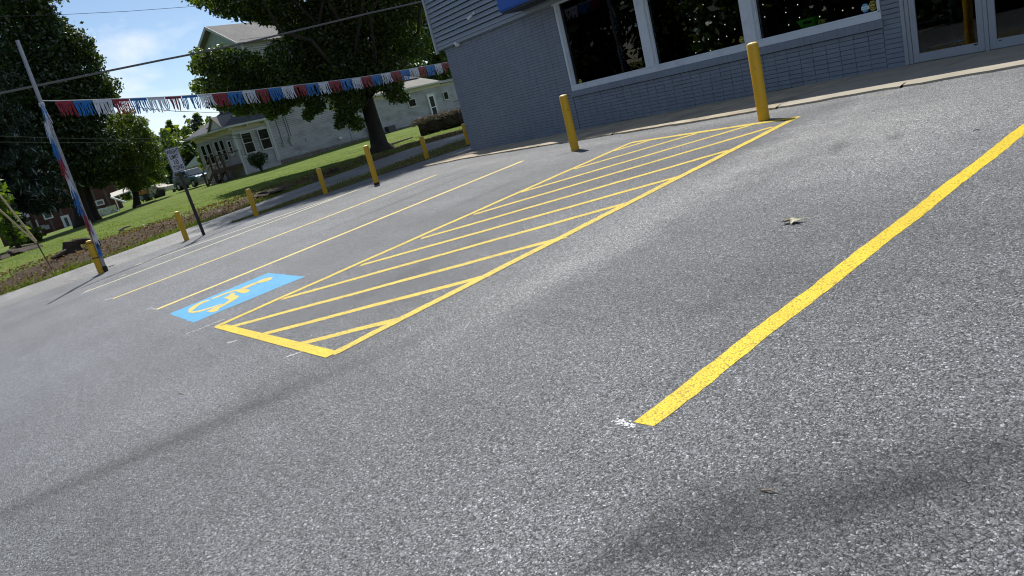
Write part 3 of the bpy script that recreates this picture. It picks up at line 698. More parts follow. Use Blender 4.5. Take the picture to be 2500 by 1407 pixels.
# fairy lights behind the glass
for i, (a, b) in enumerate(sections):
    t = thing('string_lights', ((a+b)/2, 10.12, CZ+1.4), 'curtain of tiny fairy lights behind the %s shop window pane' % ('left', 'middle', 'right')[i], 'string lights', 'fairy light curtains in the shop windows')
    m = MB(); mw = MB(); x = a+.22
    while x < b-.15:
        mw.tube([(x, 10.12, CZ+1.42), (x+.01, 10.12, CZ+.6), (x, 10.12, CZ-.12)], .0012, 4)
        zz = CZ+1.40-random.uniform(0, .2)
        while zz > CZ-.15:
            if random.random() < .55: m.lathe((x+random.uniform(-.01, .01), 10.12, zz), [(.003, -.008), (.007, -.003), (.007, .003), (.003, .008)], 6)
            zz -= .185
        x += random.choice((.13, .2, .17))
    mw.build('light_wire', mt['black'], t); m.build('bulbs', mt['bulb'], t, kind='stuff')
# green carry tray in the right window
gx = [ypx(x, y, 10.1) for x, y in ((1942, 50), (1962, 51), (1987, 42), (1991, 56), (1968, 64), (1951, 66))]
t = thing('green_tray', (gx[4][0], 10.25, gx[4][2]), 'bright green plastic tray with a hand slot behind the right window', 'tray')
c = (gx[0]+gx[2])/2; c2 = (gx[4]+gx[5])/2
m = MB(); z0, z1 = CZ-.185, gx[2][2]+.005; xa, xb = gx[0][0], gx[2][0]
bo = [(xa+.09, 10.13), (xb-.02, 10.13), (xb-.02, 10.26), (xa+.09, 10.26)]; tp = [(xa, 10.095), (xb, 10.095), (xb, 10.29), (xa, 10.29)]
vs = [(x, y, z0) for x, y in bo]+[(x, y, z1-.0) for x, y in tp]; m.add(vs, [(3, 2, 1, 0), (0, 1, 5, 4), (1, 2, 6, 5), (2, 3, 7, 6), (3, 0, 4, 7)]); m.build('tray', mt['green'], t)
m = MB(); xm = (xa+xb)/2+.03; m.b6(xm-.07, xm+.07, 10.098, 10.104, (z0+z1)/2+.005, (z0+z1)/2+.035); m.build('hand_slot', mt['black'], t)
# cameras
p = ypx(1117, 107, 9.99); t = thing('dome_camera', (p[0], 9.99, p[2]), 'white dome security camera on the brick just below the siding', 'camera')
ax = nrm((-.25, -.9, -.25))
m = MB(); m.lathe((p[0], 10.0, p[2]), [(.078, 0), (.078, .03), (.066, .05)], 20, (0, -1, 0)); m.build('base', mt['whiteplastic'], t, smooth=True)
m = MB(); c = np.array([p[0]-.012, 9.955, p[2]-.004]); m.lathe(c, [(.062, -.03), (.064, 0), (.06, .025), (.048, .046), (.034, .056)], 20, ax); m.build('ball', mt['whiteplastic'], t, smooth=True)
m = MB(); m.lathe(c+ax*.056, [(.036, -.004), (.034, .004), (.02, .010), (.004, .012)], 16, ax); m.build('lens', mt['black'], t, smooth=True)
p = ypx(1150, 42, SY-.06); t = thing('bullet_camera', (p[0], SY, p[2]), 'small white bullet security camera mounted on the grey siding', 'camera')
q = ypx(1156, 33, SY-.01)
m = MB(); m.lathe((q[0], SY+.002, q[2]), [(.036, 0), (.036, .015), (.015, .02)], 16, (0, -1, 0)); m.tube([(q[0], SY-.01, q[2]), (q[0]-.005, SY-.06, q[2]-.02), (p[0]+.02, SY-.09, p[2]+.01)], .009, 8); m.build('bracket', mt['whiteplastic'], t, smooth=True)
ax = nrm((-.75, -.55, -.42)); c = np.array([p[0]+.02, SY-.09, p[2]+.008])
m = MB(); m.lathe(c, [(.022, -.05), (.03, -.045), (.031, .075), (.033, .08), (.033, .09)], 16, ax); m.build('barrel', mt['whiteplastic'], t, smooth=True)
m = MB(); m.lathe(c+ax*.09, [(.030, 0), (.026, .006), (.004, .008)], 16, ax); m.build('lens', mt['black'], t, smooth=True)

# ================================================================== STREET FURNITURE
def bollard(base, h, label, r=.067, collar=False):
    p = np.array(gpx(*base)); d = nrm((p[0], p[1], 0)); c = p+d*r*.9; c[2] = lot(c[0], c[1])-.02
    t = thing('bollard', c, label, 'bollard', 'yellow bollards around the lot')
    m = MB(); m.lathe(c, [(r, 0), (r, .06), (r, h*.5), (r, h-.012), (r*.93, h)], 28); m.build('sleeve', mt['bollard'], t, smooth=True)
    m = MB(); m.lathe(c, [(r*.93, h-.002), (r*.90, h+.012), (r*.6, h+.022), (r*.1, h+.026)], 28); m.build('cap', mt['bollardcap'], t, smooth=True)
    if collar: m = MB(); m.lathe(c, [(r*1.06, .0), (r*1.06, .075), (r*1.01, .08)], 28); m.build('collar', mt['collar'], t, smooth=True)
    return t, c
bollard((1866, 296.5), .91, 'yellow bollard on the far tip of the hatched aisle, nearest the shop door')
bollard((1405, 369), .89, 'yellow bollard on the asphalt in front of the left end of the shop window')
bollard((921, 452), .96, 'tall yellow bollard with a dark collar at the lot corner left of the shop', collar=True)
bollard((796, 474), .72, 'yellow bollard on the verge just left of the dark collared bollard')
bollard((627, 528), .77, 'yellow bollard where the grass verge starts, right of the sign')
bollard((457, 588), .80, 'yellow bollard immediately left of the weight limit sign post')
bollard((1043, 387), .65, 'small yellow bollard on the verge in front of the end of the log')
bollard((1144, 352), .61, 'yellow bollard partly hidden by the left corner of the shop')
bt, bc = bollard((249, 668), .83, 'yellow bollard strapped to the metal pole at the left edge of the lot', r=.075)
m = MB(); m.lathe(bc+np.array([0, 0, .40]), [(.079, 0), (.079, .03)], 24); m.lathe(bc+np.array([0, 0, .77]), [(.079, 0), (.079, .02)], 24); m.build('strap', mt['rust'], bt)

# metal pole and its wrapped streamer
p0 = np.array(gpx(259, 664)); p0[2] = lot(p0[0], p0[1])
p1 = np.array(ppx(42, 99, 20.1))
pole = thing('pole', p0, 'tall galvanised pole strapped beside a yellow bollard, wrapped in a tinsel streamer', 'pole')
m = MB(); m.tube([p0, p0+(p1-p0)*.45, p1], [.05, .047, .04], 14); m.build('shaft', mt['galv'], pole, smooth=True)
m = MB(); m.lathe(p0, [(.062, 0), (.062, .14), (.055, .15)], 14); m.build('foot', mt['collar'], pole)
m = MB(); m.tube([p0+np.array([.05, -.1, .09]), p0+np.array([.1, .22, .11])], .008, 6); m.build('bolt', mt['collar'], pole)
pd = nrm(p1-p0)
def onpole(py):                                     # spot on the pole at image row py
    t = (664-py)/(664-99.0); return p0+(p1-p0)*t
cami = nrm(-p0)
side = nrm(np.cross(pd, cami))
if np.dot(side, RW @ np.array([1.0, 0, 0])) < 0: side = -side           # to the right in view
st = thing('tinsel_streamer', onpole(600), 'red, white and blue tinsel streamer wound down the metal pole', 'streamer')
def ribbons(y0, y1, mat, off, n, ln, name='tinsel'):
    Q = []
    for i in range(n):
        f = i/max(1, n-1); c = onpole(y0+(y1-y0)*f)+cami*.055+side*(off+random.uniform(-.03, .03))
        w = random.uniform(.003, .008); l = ln*random.uniform(.6, 1.15); dn = -pd*l+side*random.uniform(-.05, .05)+cami*random.uniform(0, .05)
        s2 = nrm(side+cami*random.uniform(-.6, .6))
        Q.append([c-s2*w, c+s2*w, c+dn+s2*w, c+dn-s2*w])
    return quads_obj(name, Q, mat, st)
ribbons(246, 262, mt['bblue'], -.01, 22, .28); ribbons(248, 270, mt['wht'], .0, 22, .42); ribbons(285, 300, mt['wht'], -.06, 16, .45)
ribbons(268, 280, mt['red'], .03, 7, .25); ribbons(305, 360, mt['bblue'], -.075, 38, .3); ribbons(358, 402, mt['red'], -.075, 38, .3); ribbons(398, 440, mt['wht'], -.05, 33, .35)
ribbons(436, 496, mt['bblue'], -.04, 44, .3); ribbons(500, 545, mt['red'], .0, 33, .35); ribbons(530, 560, mt['wht'], .05, 22, .40); ribbons(586, 604, mt['bblue'], .03, 22, .3); ribbons(586, 592, mt['collar'], .04, 16, .12)
m = MB(); c = onpole(247)
for k in range(3): m.lathe(c+pd*(.03*k-.03), [(.055, -.012), (.062, 0), (.055, .012)], 14, pd)
m.build('knot', mt['wht'], st)

# fringe bunting from the pole to behind the shop
bnd = [103, 132.5, 176, 224, 272, 315, 358, 401, 442, 482, 517, 553, 589, 622, 653, 685, 716, 745, 775, 801, 829, 857, 880, 905, 928, 953, 976, 998, 1020, 1038, 1060, 1077, 1097, 1116]
yb = lambda x: np.interp(x, [103, 133, 222, 320, 420, 520, 630, 740, 820, 900, 1000, 1098, 1120], [246, 246.5, 244, 240.5, 236, 229, 219, 206.5, 197, 186, 168.5, 151, 147])
E0 = onpole(246); r0 = ppx(103, 246, 20.1); r1 = ppx(1098, 151, 30.2)
def onstring(x):                                    # along a straight plan line between both ends
    r = ray(x, yb(x)); dx, dy = r1[0]-r0[0], r1[1]-r0[1]
    t = (r0[0]*dy-r0[1]*dx)/(r[0]*dy-r[1]*dx); p = r*t; p[2] += CZ; return p
bun = thing('fringe_bunting', r0, 'red, white and blue fringe bunting strung from the metal pole towards the shop corner', 'bunting')
pp = [onstring(x) for x in bnd]
m = MB(); m.tube([E0]+pp, .011, 6); m.build('cord', mt['rope'], bun)
for i in range(1, len(pp)-1):
    mat = mt[('red', 'bblue', 'wht')[(i-1) % 3]]; a, b = pp[i], pp[i+1]; d = b-a; a = a+d*.015; d = d*.97; L_ = np.linalg.norm(d); dn = np.array([0, 0, -1.0])
    out = nrm(np.cross(d, dn)); Q = []; hh = .315
    Q.append([a+dn*.0, a+d, a+d+dn*.065, a+dn*.065])
    n = 13; gapr = .42 if i in (5, 7, 8) else .12
    for k in range(n):
        if random.random() < gapr*.5: continue
        u0 = k/n; u1 = (k+random.uniform(.72-gapr*.5, 1.0))/n; sw = random.uniform(-.035, .05); o_ = out*random.uniform(-.06, .06); l = hh*random.uniform(.82, 1.08)
        a0 = a+d*u0+dn*.06; a1 = a+d*u1+dn*.06; mid = dn*(l*.5)+out*random.uniform(-.02, .02)
        b0 = a0+mid+nrm(d)*sw*.4; b1 = a1+mid+nrm(d)*sw*.4
        Q.append([a0, a1, b1, b0]); Q.append([b0, b1, a1+dn*l+nrm(d)*sw+o_, a0+dn*l+nrm(d)*sw+o_+nrm(d)*.004])
    quads_obj('pennant', Q, mat, bun)

# weight limit sign
sb = np.array(gpx(498.5, 575)); sb[2] = lot(sb[0], sb[1])
sg = thing('weight_limit_sign', sb, 'white rectangular WEIGHT LIMIT 10 TONS sign on a dark leaning post', 'sign')
TL, TR, BR, BL = (np.array(ppx(*q)) for q in ((400.8, 365.8, 20.55), (433.3, 355.8, 20.65), (455.6, 415.5, 20.65), (422, 423.9, 20.55)))
ex = nrm((TR-TL)+(BR-BL)); ey = nrm((TL-BL)+(TR-BR)); ez = nrm(np.cross(ex, ey)); ey = np.cross(ez, ex); sc = (TL+TR+BR+BL)/4
w = (np.linalg.norm(TR-TL)+np.linalg.norm(BR-BL))/2; h = (np.linalg.norm(TL-BL)+np.linalg.norm(TR-BR))/2
top = sc+ey*h*.35-ez*.06
m = MB(); pa = nrm(top-sb); m.box((sb+top)/2, (.075, .045, np.linalg.norm(top-sb)), [ex, np.cross(pa, ex), pa]); m.build('post', mt['postblk'], sg, bevel=.006)
def rrect(c, w, h, r, dz):
    pts = []
    for sx, sy, a0 in ((1, 1, 0), (-1, 1, 90), (-1, -1, 180), (1, -1, 270)):
        for k in range(5): a = math.radians(a0+k*22.5); pts.append(c+ex*(sx*(w/2-r)+r*math.cos(a))+ey*(sy*(h/2-r)+r*math.sin(a))+ez*dz)
    return pts
m = MB(); m.prism(rrect(sc, w, h, .035, 0), -ez*.004); m.build('panel', mt['signface'], sg)
m = MB(); a_, b_ = rrect(sc, w*.975, h*.985, .03, .002), rrect(sc, w*.975-.026, h*.985-.026, .022, .002); n = len(a_); m.add(a_+b_, [(k, (k+1) % n, n+(k+1) % n, n+k) for k in range(n)]); m.build('border', mt['signblk'], sg)
for txt, v, sz, wf in (('WEIGHT', .335, .145, .84), ('LIMIT', .125, .145, .62), ('10', -.09, .16, .32), ('TONS', -.32, .16, .74)):
    text_obj(txt, sz, sc+ey*h*v+ez*.003, ex, ey, mt['signblk'], 'lettering', sg, width=w*wf, extrude=.0006, bold=.003)

# overhead wires
def wire(pts, X, r, mat, label, ext=1.0):
    q = [np.array(xpx(a, b, X)) for a, b in pts]
    q = [q[0]+(q[0]-q[1])*ext]+q+[q[-1]+(q[-1]-q[-2])*ext]
    m = MB(); m.tube(q, r, 6); o = m.build('overhead_wire', mat, None, smooth=True); tag(o, label, 'wire', 'overhead wires')
wire([(0, 228), (240, 178.5), (400, 146), (480, 130.5), (600, 105), (750, 69), (900, 33), (1035, 3)], -24, .031, mt['wirepale'], 'thick overhead cable crossing in front of the dark trees and the big tree')
wire([(0, 41), (140, 36.5), (310, 28), (480, 15.5), (560, 8)], -60, .015, mt['wire'], 'thin overhead wire highest in the sky at the top left', 1.5)
wire([(-60, 150), (0, 173), (85, 202), (222, 239), (315, 259), (361, 266), (430, 272), (500, 274.5), (560, 274)], -45, .016, mt['wire'], 'thin sagging wire passing behind the fringe bunting', .3)
wire([(-40, 331), (0, 332.5), (130, 337), (260, 340), (390, 338), (520, 333)], -48, .014, mt['wirepale'], 'upper of two thin parallel wires across the dark trees', .8)
wire([(-40, 346), (0, 347), (130, 348.5), (260, 348), (390, 346), (520, 341)], -48, .014, mt['wirepale'], 'lower of two thin parallel wires across the dark trees', .8)
# guy wires with pale guards
an = np.array(ppx(110.5, 621, 29.0)); an[2] = terr(an[0], an[1])
for (q, d, lab) in (((0, 477), 29.0, 'right pale guarded guy wire slanting up from the lawn at the left edge'), ((0, 513), 28.4, 'left pale guarded guy wire slanting up from the lawn at the left edge')):
    e = np.array(ppx(q[0], q[1], d)); k = np.array(ppx(89, 590 if q[1] < 500 else 594, 28.95 if q[1] < 500 else 28.9))
    t = thing('guy_wire', an, lab, 'guy wire', 'guy wires')
    m = MB(); m.tube([an, k, e, k+(e-k)*5], .011, 6); m.build('cable', mt['wire'], t)
    m = MB(); m.tube([k, e, k+(e-k)*1.6], .032, 8); m.build('guard', mt['guard'], t)

# small litter on the asphalt
p = gpx(1936, 547); lf = MB(); c = np.array([p[0], p[1], lot(p[0], p[1])+.012]); pts = []
for k in range(14): a = k/14*2*math.pi; r = (.075 if k % 2 else .03)*(1+.3*math.sin(k*1.7)); pts.append(c+np.array([r*math.cos(a)*1.2, r*math.sin(a)*.7, .012*math.sin(k*2.1)+.012]))
lf.add([c+np.array([0, 0, .02])]+pts, [(0, k+1, (k+1) % 14+1) for k in range(14)])
tag(lf.build('dry_leaf', simple('pale_dry_leaf', (.42, .38, .26), .7)), 'pale curled dry leaf lying on the open asphalt right of the hatching', 'leaf')

for (x, y, ln, lab) in ((443, 965, .09, 'tiny pale twig on the asphalt below the blue panel'), (152, 1022, .07, 'tiny pale chip on the asphalt near the left edge'), (1880, 1207, .05, 'tiny pale straw on the asphalt below the near yellow line'), (2385, 322, .05, 'small dark crumb on the asphalt left of the near yellow line')):
    p = gpx(x, y); z = lot(p[0], p[1])+.009; m = MB(); a = random.uniform(0, 3); d = np.array([math.cos(a), math.sin(a), 0])*ln/2; c = np.array([p[0], p[1], z]); m.tube([c-d, c+np.array([0, 0, .006]), c+d], [.002, .0028, .0015], 6)
    tag(m.build('twig', mt['twig'] if x < 2000 else mt['black']), lab, 'twig')

# ================================================================== VEGETATION
def leaves(C, R, n, size, flat=.75, lo=.55, aspect=.62, droop=0.0):
    C = np.asarray(C, float); R = np.asarray(R, float)
    d = rng.normal(size=(n, 3)); d /= np.linalg.norm(d, axis=1)[:, None]
    rad = lo+(1-lo)*rng.random(n)**.7; rad *= 1+.10*rng.normal(size=n); st_ = rng.random(n) < .10; rad[st_] *= 1+.22*rng.random(st_.sum())
    P = C+d*R*rad[:, None]
    nr = d*.6+rng.normal(size=(n, 3))*flat; nr[:, 2] += .35; nr /= np.linalg.norm(nr, axis=1)[:, None]
    t = np.cross(nr, rng.normal(size=(n, 3))); t /= np.maximum(1e-6, np.linalg.norm(t, axis=1))[:, None]
    if droop: t[:, 2] -= droop; t /= np.linalg.norm(t, axis=1)[:, None]
    b = np.cross(nr, t); s = size*(.6+.8*rng.random(n))[:, None]
    return np.stack([P-t*s, P+b*s*aspect, P+t*s, P-b*s*aspect], 1)
def limb(m, a, b, r0, r1, wob=.12, seg=6, n=5):
    a, b = np.array(a, float), np.array(b, float); L_ = np.linalg.norm(b-a); pts = [a+(b-a)*i/n+(rng.normal(size=3)*L_*wob*.35*math.sin(math.pi*i/n) if 0 < i < n else 0)+np.array([0, 0, -L_*.06*math.sin(math.pi*i/n)]) for i in range(n+1)]
    m.tube(pts, [r0+(r1-r0)*i/n for i in range(n+1)], seg)
def tree(name, label, group, base, trunk_r, fork, clumps, leafsize, leafmat_, dens=1.5, lo=.55, droop=0.0, limbs=14, barkmat='bark', aspect=.62, flare=1.6, lean=(0, 0), nmax=900):
    """base: foot of the trunk; fork: where the limbs leave; clumps: list of (centre, radii)"""
    base = np.array(base, float); fork = np.array(fork, float)
    t = thing(name, base, label, 'tree', group)
    m = MB(); H = fork-base
    pts = [base-np.array([0, 0, .25]), base+H*.03, base+H*.12, base+H*.35, base+H*.7, fork]
    m.tube(pts, [trunk_r*flare*1.1, trunk_r*flare, trunk_r*1.18, trunk_r, trunk_r*.9, trunk_r*.8], 16, wob=.05)
    m.build('trunk', mt[barkmat], t, smooth='all')
    m = MB(); order = sorted(range(len(clumps)), key=lambda i: -clumps[i][1][0])[:limbs]
    for i in order: limb(m, fork-H*random.uniform(0, .25), clumps[i][0], trunk_r*random.uniform(.22, .38), trunk_r*.06)
    if m.v: m.build('branches', mt[barkmat], t, smooth='all', kind='stuff')
    Q = []
    for c, r in clumps:
        r = np.array(r, float); n = int(min(nmax, dens*4*(np.mean(r)/leafsize)**2)); Q.append(leaves(c, r, max(20, n), leafsize, lo=lo, droop=droop, aspect=aspect))
    quads_obj('crown', np.concatenate(Q), mt[leafmat_], t); return t
def img_clumps(lst, dist, depth, nlay=3, jit=.25):
    """clumps seen at image spots, spread through the crown's real depth"""
    out = []; s = dist/FPX*1.03
    for (x, y, r) in lst:
        c = np.array(ppx(x, y, dist)); rr = r*s; view = nrm((c[0], c[1], 0))
        for k in range(nlay):
            dd = depth*((k+.5)/nlay*2-1)*random.uniform(.7, 1.05); f = (dist+dd)/dist
            cc = c*np.array([f, f, 1])+np.array([0, 0, (c[2]-CZ)*(f-1)])+rng.normal(size=3)*rr*jit*.6
            out.append((cc, (rr*random.uniform(.8, 1.15), rr*random.uniform(.8, 1.15), rr*random.uniform(.65, .95))))
    return out
# the big tree in front of the white house
TD = 42.0
CL = [(505, -8, 34), (545, 8, 38), (600, 8, 40), (645, 28, 34), (575, -40, 50), (690, 30, 48), (702, 72, 22), (735, 60, 40), (755, 90, 30), (780, 40, 55), (830, 30, 60), (900, 20, 60), (815, 105, 50), (895, 100, 58), (955, 60, 55), (690, -50, 65), (800, -60, 75), (910, -70, 75), (1005, 15, 45), (1000, -70, 65),
      (492, 140, 20), (505, 165, 28), (492, 215, 20), (545, 150, 34), (548, 200, 40), (535, 245, 26), (600, 165, 42), (610, 222, 42), (588, 262, 24), (650, 190, 46), (640, 245, 36), (690, 150, 46), (700, 210, 42), (690, 255, 24), (740, 165, 46), (760, 212, 36), (790, 150, 50), (820, 200, 42), (860, 160, 46), (905, 175, 46), (945, 150, 42),
      (768, 262, 24), (752, 284, 14), (850, 245, 36), (838, 285, 22), (868, 300, 18), (828, 305, 12), (955, 200, 30), (962, 228, 22), (985, 240, 13), (1000, 110, 36), (725, 240, 18), (660, 275, 18)]
clm = img_clumps(CL, TD, 3.6, 3)
for k in range(80):                                  # the crown above the frame
    a = k*2.4; f = (k+.5)/80; rr = 7.4*math.cos(f*1.3)**.6*math.sqrt(random.random()); c0 = ppx(850, -85, TD-3.5)
    clm.append((np.array([c0[0]+math.cos(a)*rr, c0[1]+math.sin(a)*rr, c0[2]+.8+14.5*f]), (2.0, 2.0, 1.7)))
tb = np.array(ppx(932, 371, TD)); tb[2] = terr(tb[0], tb[1]); fk = np.array(ppx(898, 255, TD))
big = tree('broadleaf_tree', 'large dark broadleaf tree with a thick flared trunk before the white house', 'trees', tb, .42, fk+np.array([0, 0, .8]), clm, .088, 'leaf_main', dens=1.95, limbs=20, flare=1.75, nmax=2100)
m = MB()
for (a, b, r0) in (((888, 215), (870, 90), .30), ((890, 215), (930, 60), .28), ((870, 130), (850, 0), .2), ((700, 225), (688, 275), .06), ((880, 190), (700, 225), .16)): limb(m, ppx(*a, TD), ppx(*b, TD+.3), r0, r0*.45, .1, 8)
m.tube([ppx(690, 245, TD-1), ppx(687, 262, TD-1), ppx(683, 276, TD-1), ppx(694, 275, TD-1)], [.09, .08, .1, .03], 7); m.build('bare_limb', mt['bark'], big, smooth='all')
# broad tree far left
D1 = 70.0
CL = [(60, 30, 60), (20, -20, 80), (-40, 60, 90), (100, 45, 36), (125, 65, 34), (150, 95, 36), (180, 110, 30), (205, 135, 28), (222, 150, 22), (90, 110, 60), (20, 130, 80), (150, 160, 50), (205, 190, 40), (240, 200, 28), (258, 215, 24), (262, 235, 18), (90, 200, 65), (20, 230, 70), (150, 240, 55), (215, 240, 42), (250, 255, 25), (100, 300, 65), (30, 320, 60), (170, 310, 55), (220, 300, 45), (130, 370, 55), (200, 370, 50), (240, 350, 40), (180, 405, 42), (230, 405, 38), (245, 440, 18), (200, 440, 20), (-60, 180, 80)]
b_ = np.array(ppx(208, 552, D1)); b_[2] = terr(b_[0], b_[1])
tree('broadleaf_tree', 'tall dense dark tree filling the upper left corner behind the metal pole', 'trees', b_, .55, ppx(150, 330, D1), img_clumps(CL, D1, 5.0, 2)+[(np.array(ppx(x, y, D1+d)), (3.4, 3.4, 2.6)) for x, y, d in ((20, -120, 0), (-60, -60, 3), (60, -90, -3), (-10, -200, 1), (90, -60, 3), (-90, -150, -3))], .15, 'leaf_dark', dens=1.7, limbs=16, nmax=1700)
b2 = np.array(ppx(232, 545, 74)); b2[2] = terr(b2[0], b2[1])
tree('broadleaf_tree', 'twin trunked tree standing close behind the tall dense dark tree', 'trees', b2, .42, ppx(190, 400, 74), img_clumps([(200, 380, 50), (240, 390, 40), (160, 330, 60)], 74, 3, 2), .22, 'leaf_dark', dens=1.6, limbs=5)
# spruce hanging dark at the left edge
D2 = 60.0
def conifer(name, label, base, top, R, mat, rows, size, droop=.5, per=1.0, trunk=.18, zmin=.08):
    base = np.array(base, float); top = np.array(top, float); t = thing(name, base, label, 'tree', 'trees')
    m = MB(); m.tube([base-np.array([0, 0, .3]), base+(top-base)*.5, top], [trunk*1.2, trunk*.7, .03], 10); m.build('trunk', mt['bark'], t, smooth='all')
    Q = []; m = MB()
    for i in range(rows):
        f = zmin+(1-zmin)*(i/(rows-1)); r = R*(1-f)**.75*(1+random.uniform(-.15, .15))+.15; n = max(4, int(5+r*2.2))
        for k in range(n):
            a = 2*math.pi*(k+random.random())/n; rr = r*random.uniform(.75, 1.12); c0 = base+(top-base)*f
            tip = c0+np.array([math.cos(a)*rr, math.sin(a)*rr, -droop*rr*.55+.12*rr]); m.tube([c0, (c0+tip)/2+np.array([0, 0, rr*.08]), tip], [.035, .025, .01], 4, cap=False)
            for u in np.linspace(.35, 1.0, max(2, int(rr/.8)+1)):
                cc = c0+(tip-c0)*u; sz = .42*(1.15-.45*u)*max(.5, min(1.3, rr/2.2))
                Q.append(leaves(cc, (sz, sz, sz*.55), int(16*per), size, lo=.2, droop=droop*1.2, aspect=.22))
    m.build('branches', mt['bark'], t, kind='stuff'); quads_obj('crown', np.concatenate(Q), mt[mat], t); return t
b_ = np.array(ppx(38, 590, D2)); b_[2] = terr(b_[0], b_[1])
conifer('spruce_tree', 'dark drooping spruce at the left edge in front of the brick house', b_+np.array([0, 0, 0]), ppx(-40, 150, D2), 4.4, 'needle_dk', 28, .24, .75, 1.7, .28, .24)
# pine beside it
D3 = 75.0
b_ = np.array(ppx(336, 507, D3)); b_[2] = terr(b_[0], b_[1])
CLP = [(300, 285, 22), (280, 300, 26), (318, 292, 16), (335, 305, 20), (348, 298, 11), (300, 330, 32), (345, 330, 22), (365, 332, 14), (270, 350, 35), (320, 365, 34), (360, 360, 22), (380, 362, 15), (290, 395, 34), (340, 400, 32), (378, 395, 22), (392, 380, 11), (310, 430, 28), (350, 435, 28), (385, 425, 18), (395, 440, 10), (285, 430, 24), (340, 455, 16), (312, 452, 14)]
tree('pine_tree', 'bushy green pine with a short dark trunk right of the tall dark tree', 'trees', b_, .26, ppx(322, 400, D3), img_clumps(CLP, D3, 2.8, 2), .22, 'needle', dens=3.6, lo=.35, limbs=10, aspect=.2)
m = MB()
# trees behind
def far_tree(px, py_top, py_base, dist, wpx, mat, label, name='broadleaf_tree', size=.3, n=18, dens=2.0, seed=1, narrow=.7):
    random.seed(seed); top = np.array(ppx(px, py_top, dist)); b = np.array(ppx(px, py_base, dist)); gb = np.array([top[0], top[1], terr(top[0], top[1])]); H = top[2]-gb[2]; W = wpx*dist/FPX
    cl = []
    for k in range(n):
        f = (k+.5)/n; a = k*2.4; z = gb[2]+H*(.16+.80*f); r = W*.5*(math.sin(math.pi*(.18+.78*f))**narrow); q = r*.55*random.uniform(.2, 1.0)
        s = max(.5, r*.55); cl.append((np.array([gb[0]+math.cos(a)*q, gb[1]+math.sin(a)*q, z]), (s*random.uniform(.8, 1.2), s*random.uniform(.8, 1.2), s*random.uniform(.6, .95))))
    return tree(name, label, 'trees', gb, max(.12, H*.018), gb+np.array([0, 0, H*.45]), cl, size, mat, dens=dens, limbs=6, lo=.5, aspect=.62 if name[0] != 'c' else .25)
far_tree(395, 312, 470, 105, 90, 'leaf_light', 'light green tree behind the weight limit sign', size=.3, seed=3, dens=1.4)
b_ = np.array(ppx(437, 440, 125)); b_[2] = terr(b_[0], b_[1]); conifer('spruce_tree', 'far conifer with a broken spire above the weight limit sign', b_, ppx(412, 300, 125), 3.4, 'needle', 16, .42, .3, 1.3, .22, .1)
b_ = np.array(ppx(480, 430, 130)); b_[2] = terr(b_[0], b_[1]); conifer('spruce_tree', 'tallest far dark conifer between the sign and the porch roof', b_, ppx(478, 284, 130), 3.2, 'needle_dk', 16, .42, .3, 1.3, .22, .1)
far_tree(448, 308, 440, 118, 95, 'leaf_main', 'far green tree between the two far conifers', size=.34, seed=5)
far_tree(508, 284, 420, 112, 85, 'leaf_light', 'light green tree rising behind the porch roof', size=.32, seed=6)
far_tree(455, 352, 440, 92, 70, 'leaf_dark', 'dark round tree low behind the sign post', size=.28, seed=7)
far_tree(490, 350, 430, 88, 46, 'leaf_light', 'pale leafy tree left of the porch corner', size=.24, seed=8)
far_tree(415, 395, 470, 95, 55, 'leaf_dark', 'dark bush behind the blue car', 'leafy_bush', size=.26, seed=9)
far_tree(350, 380, 480, 110, 60, 'leaf_main', 'green tree far behind the pine trunk', size=.3, seed=19)
far_tree(1010, -60, 300, 82, 150, 'leaf_main', 'tall tree standing behind the rear wing of the white house', size=.26, n=26, dens=1.2, seed=11)
far_tree(1085, 20, 290, 90, 150, 'leaf_light', 'lighter tree behind the shop corner and the bunting end', size=.28, n=24, dens=1.2, seed=12)
far_tree(1060, 150, 290, 85, 90, 'leaf_main', 'low bushy tree right above the rear wing roof', size=.26, n=14, dens=1.3, seed=13)
far_tree(960, 60, 300, 95, 130, 'leaf_dark', 'dark tree behind the big tree and the house roof', size=.3, n=22, dens=1.1, seed=14)
far_tree(-30, 430, 600, 45, 60, 'weed', 'light leafy bush at the left edge below the spruce', 'leafy_bush', size=.16, n=10, dens=1.4, seed=15)
far_tree(25, 550, 600, 58, 60, 'weed', 'pale green bush at the left edge beside the guy wires', 'leafy_bush', size=.18, n=9, dens=1.4, seed=16)
far_tree(65, 565, 600, 62, 60, 'leaf_light', 'low bush in front of the brick house left wing', 'leafy_bush', size=.18, n=8, dens=1.3, seed=17)
far_tree(365, 440, 490, 84, 45, 'weed', 'pale weedy bush behind the old truck', 'leafy_bush', size=.2, n=8, dens=1.4, seed=18)
far_tree(345, 450, 500, 88, 50, 'weed', 'weedy thicket left of the old truck', 'leafy_bush', size=.2, n=8, dens=1.3, seed=20)
for k, (x, y, d, w, m_) in enumerate([(375, 330, 150, 70, 'leaf_main'), (405, 312, 155, 60, 'leaf_dark'), (430, 318, 145, 60, 'leaf_main'), (462, 306, 150, 60, 'leaf_dark'), (500, 300, 148, 60, 'leaf_main'), (535, 300, 150, 60, 'leaf_light')]):
    far_tree(x, y, 440, d, w, m_, 'distant hillside tree behind the weight limit sign, %s from the left' % ('first', 'second', 'third', 'fourth', 'fifth', 'sixth')[k], size=.45, seed=30+k, dens=2.4)
random.seed(21)
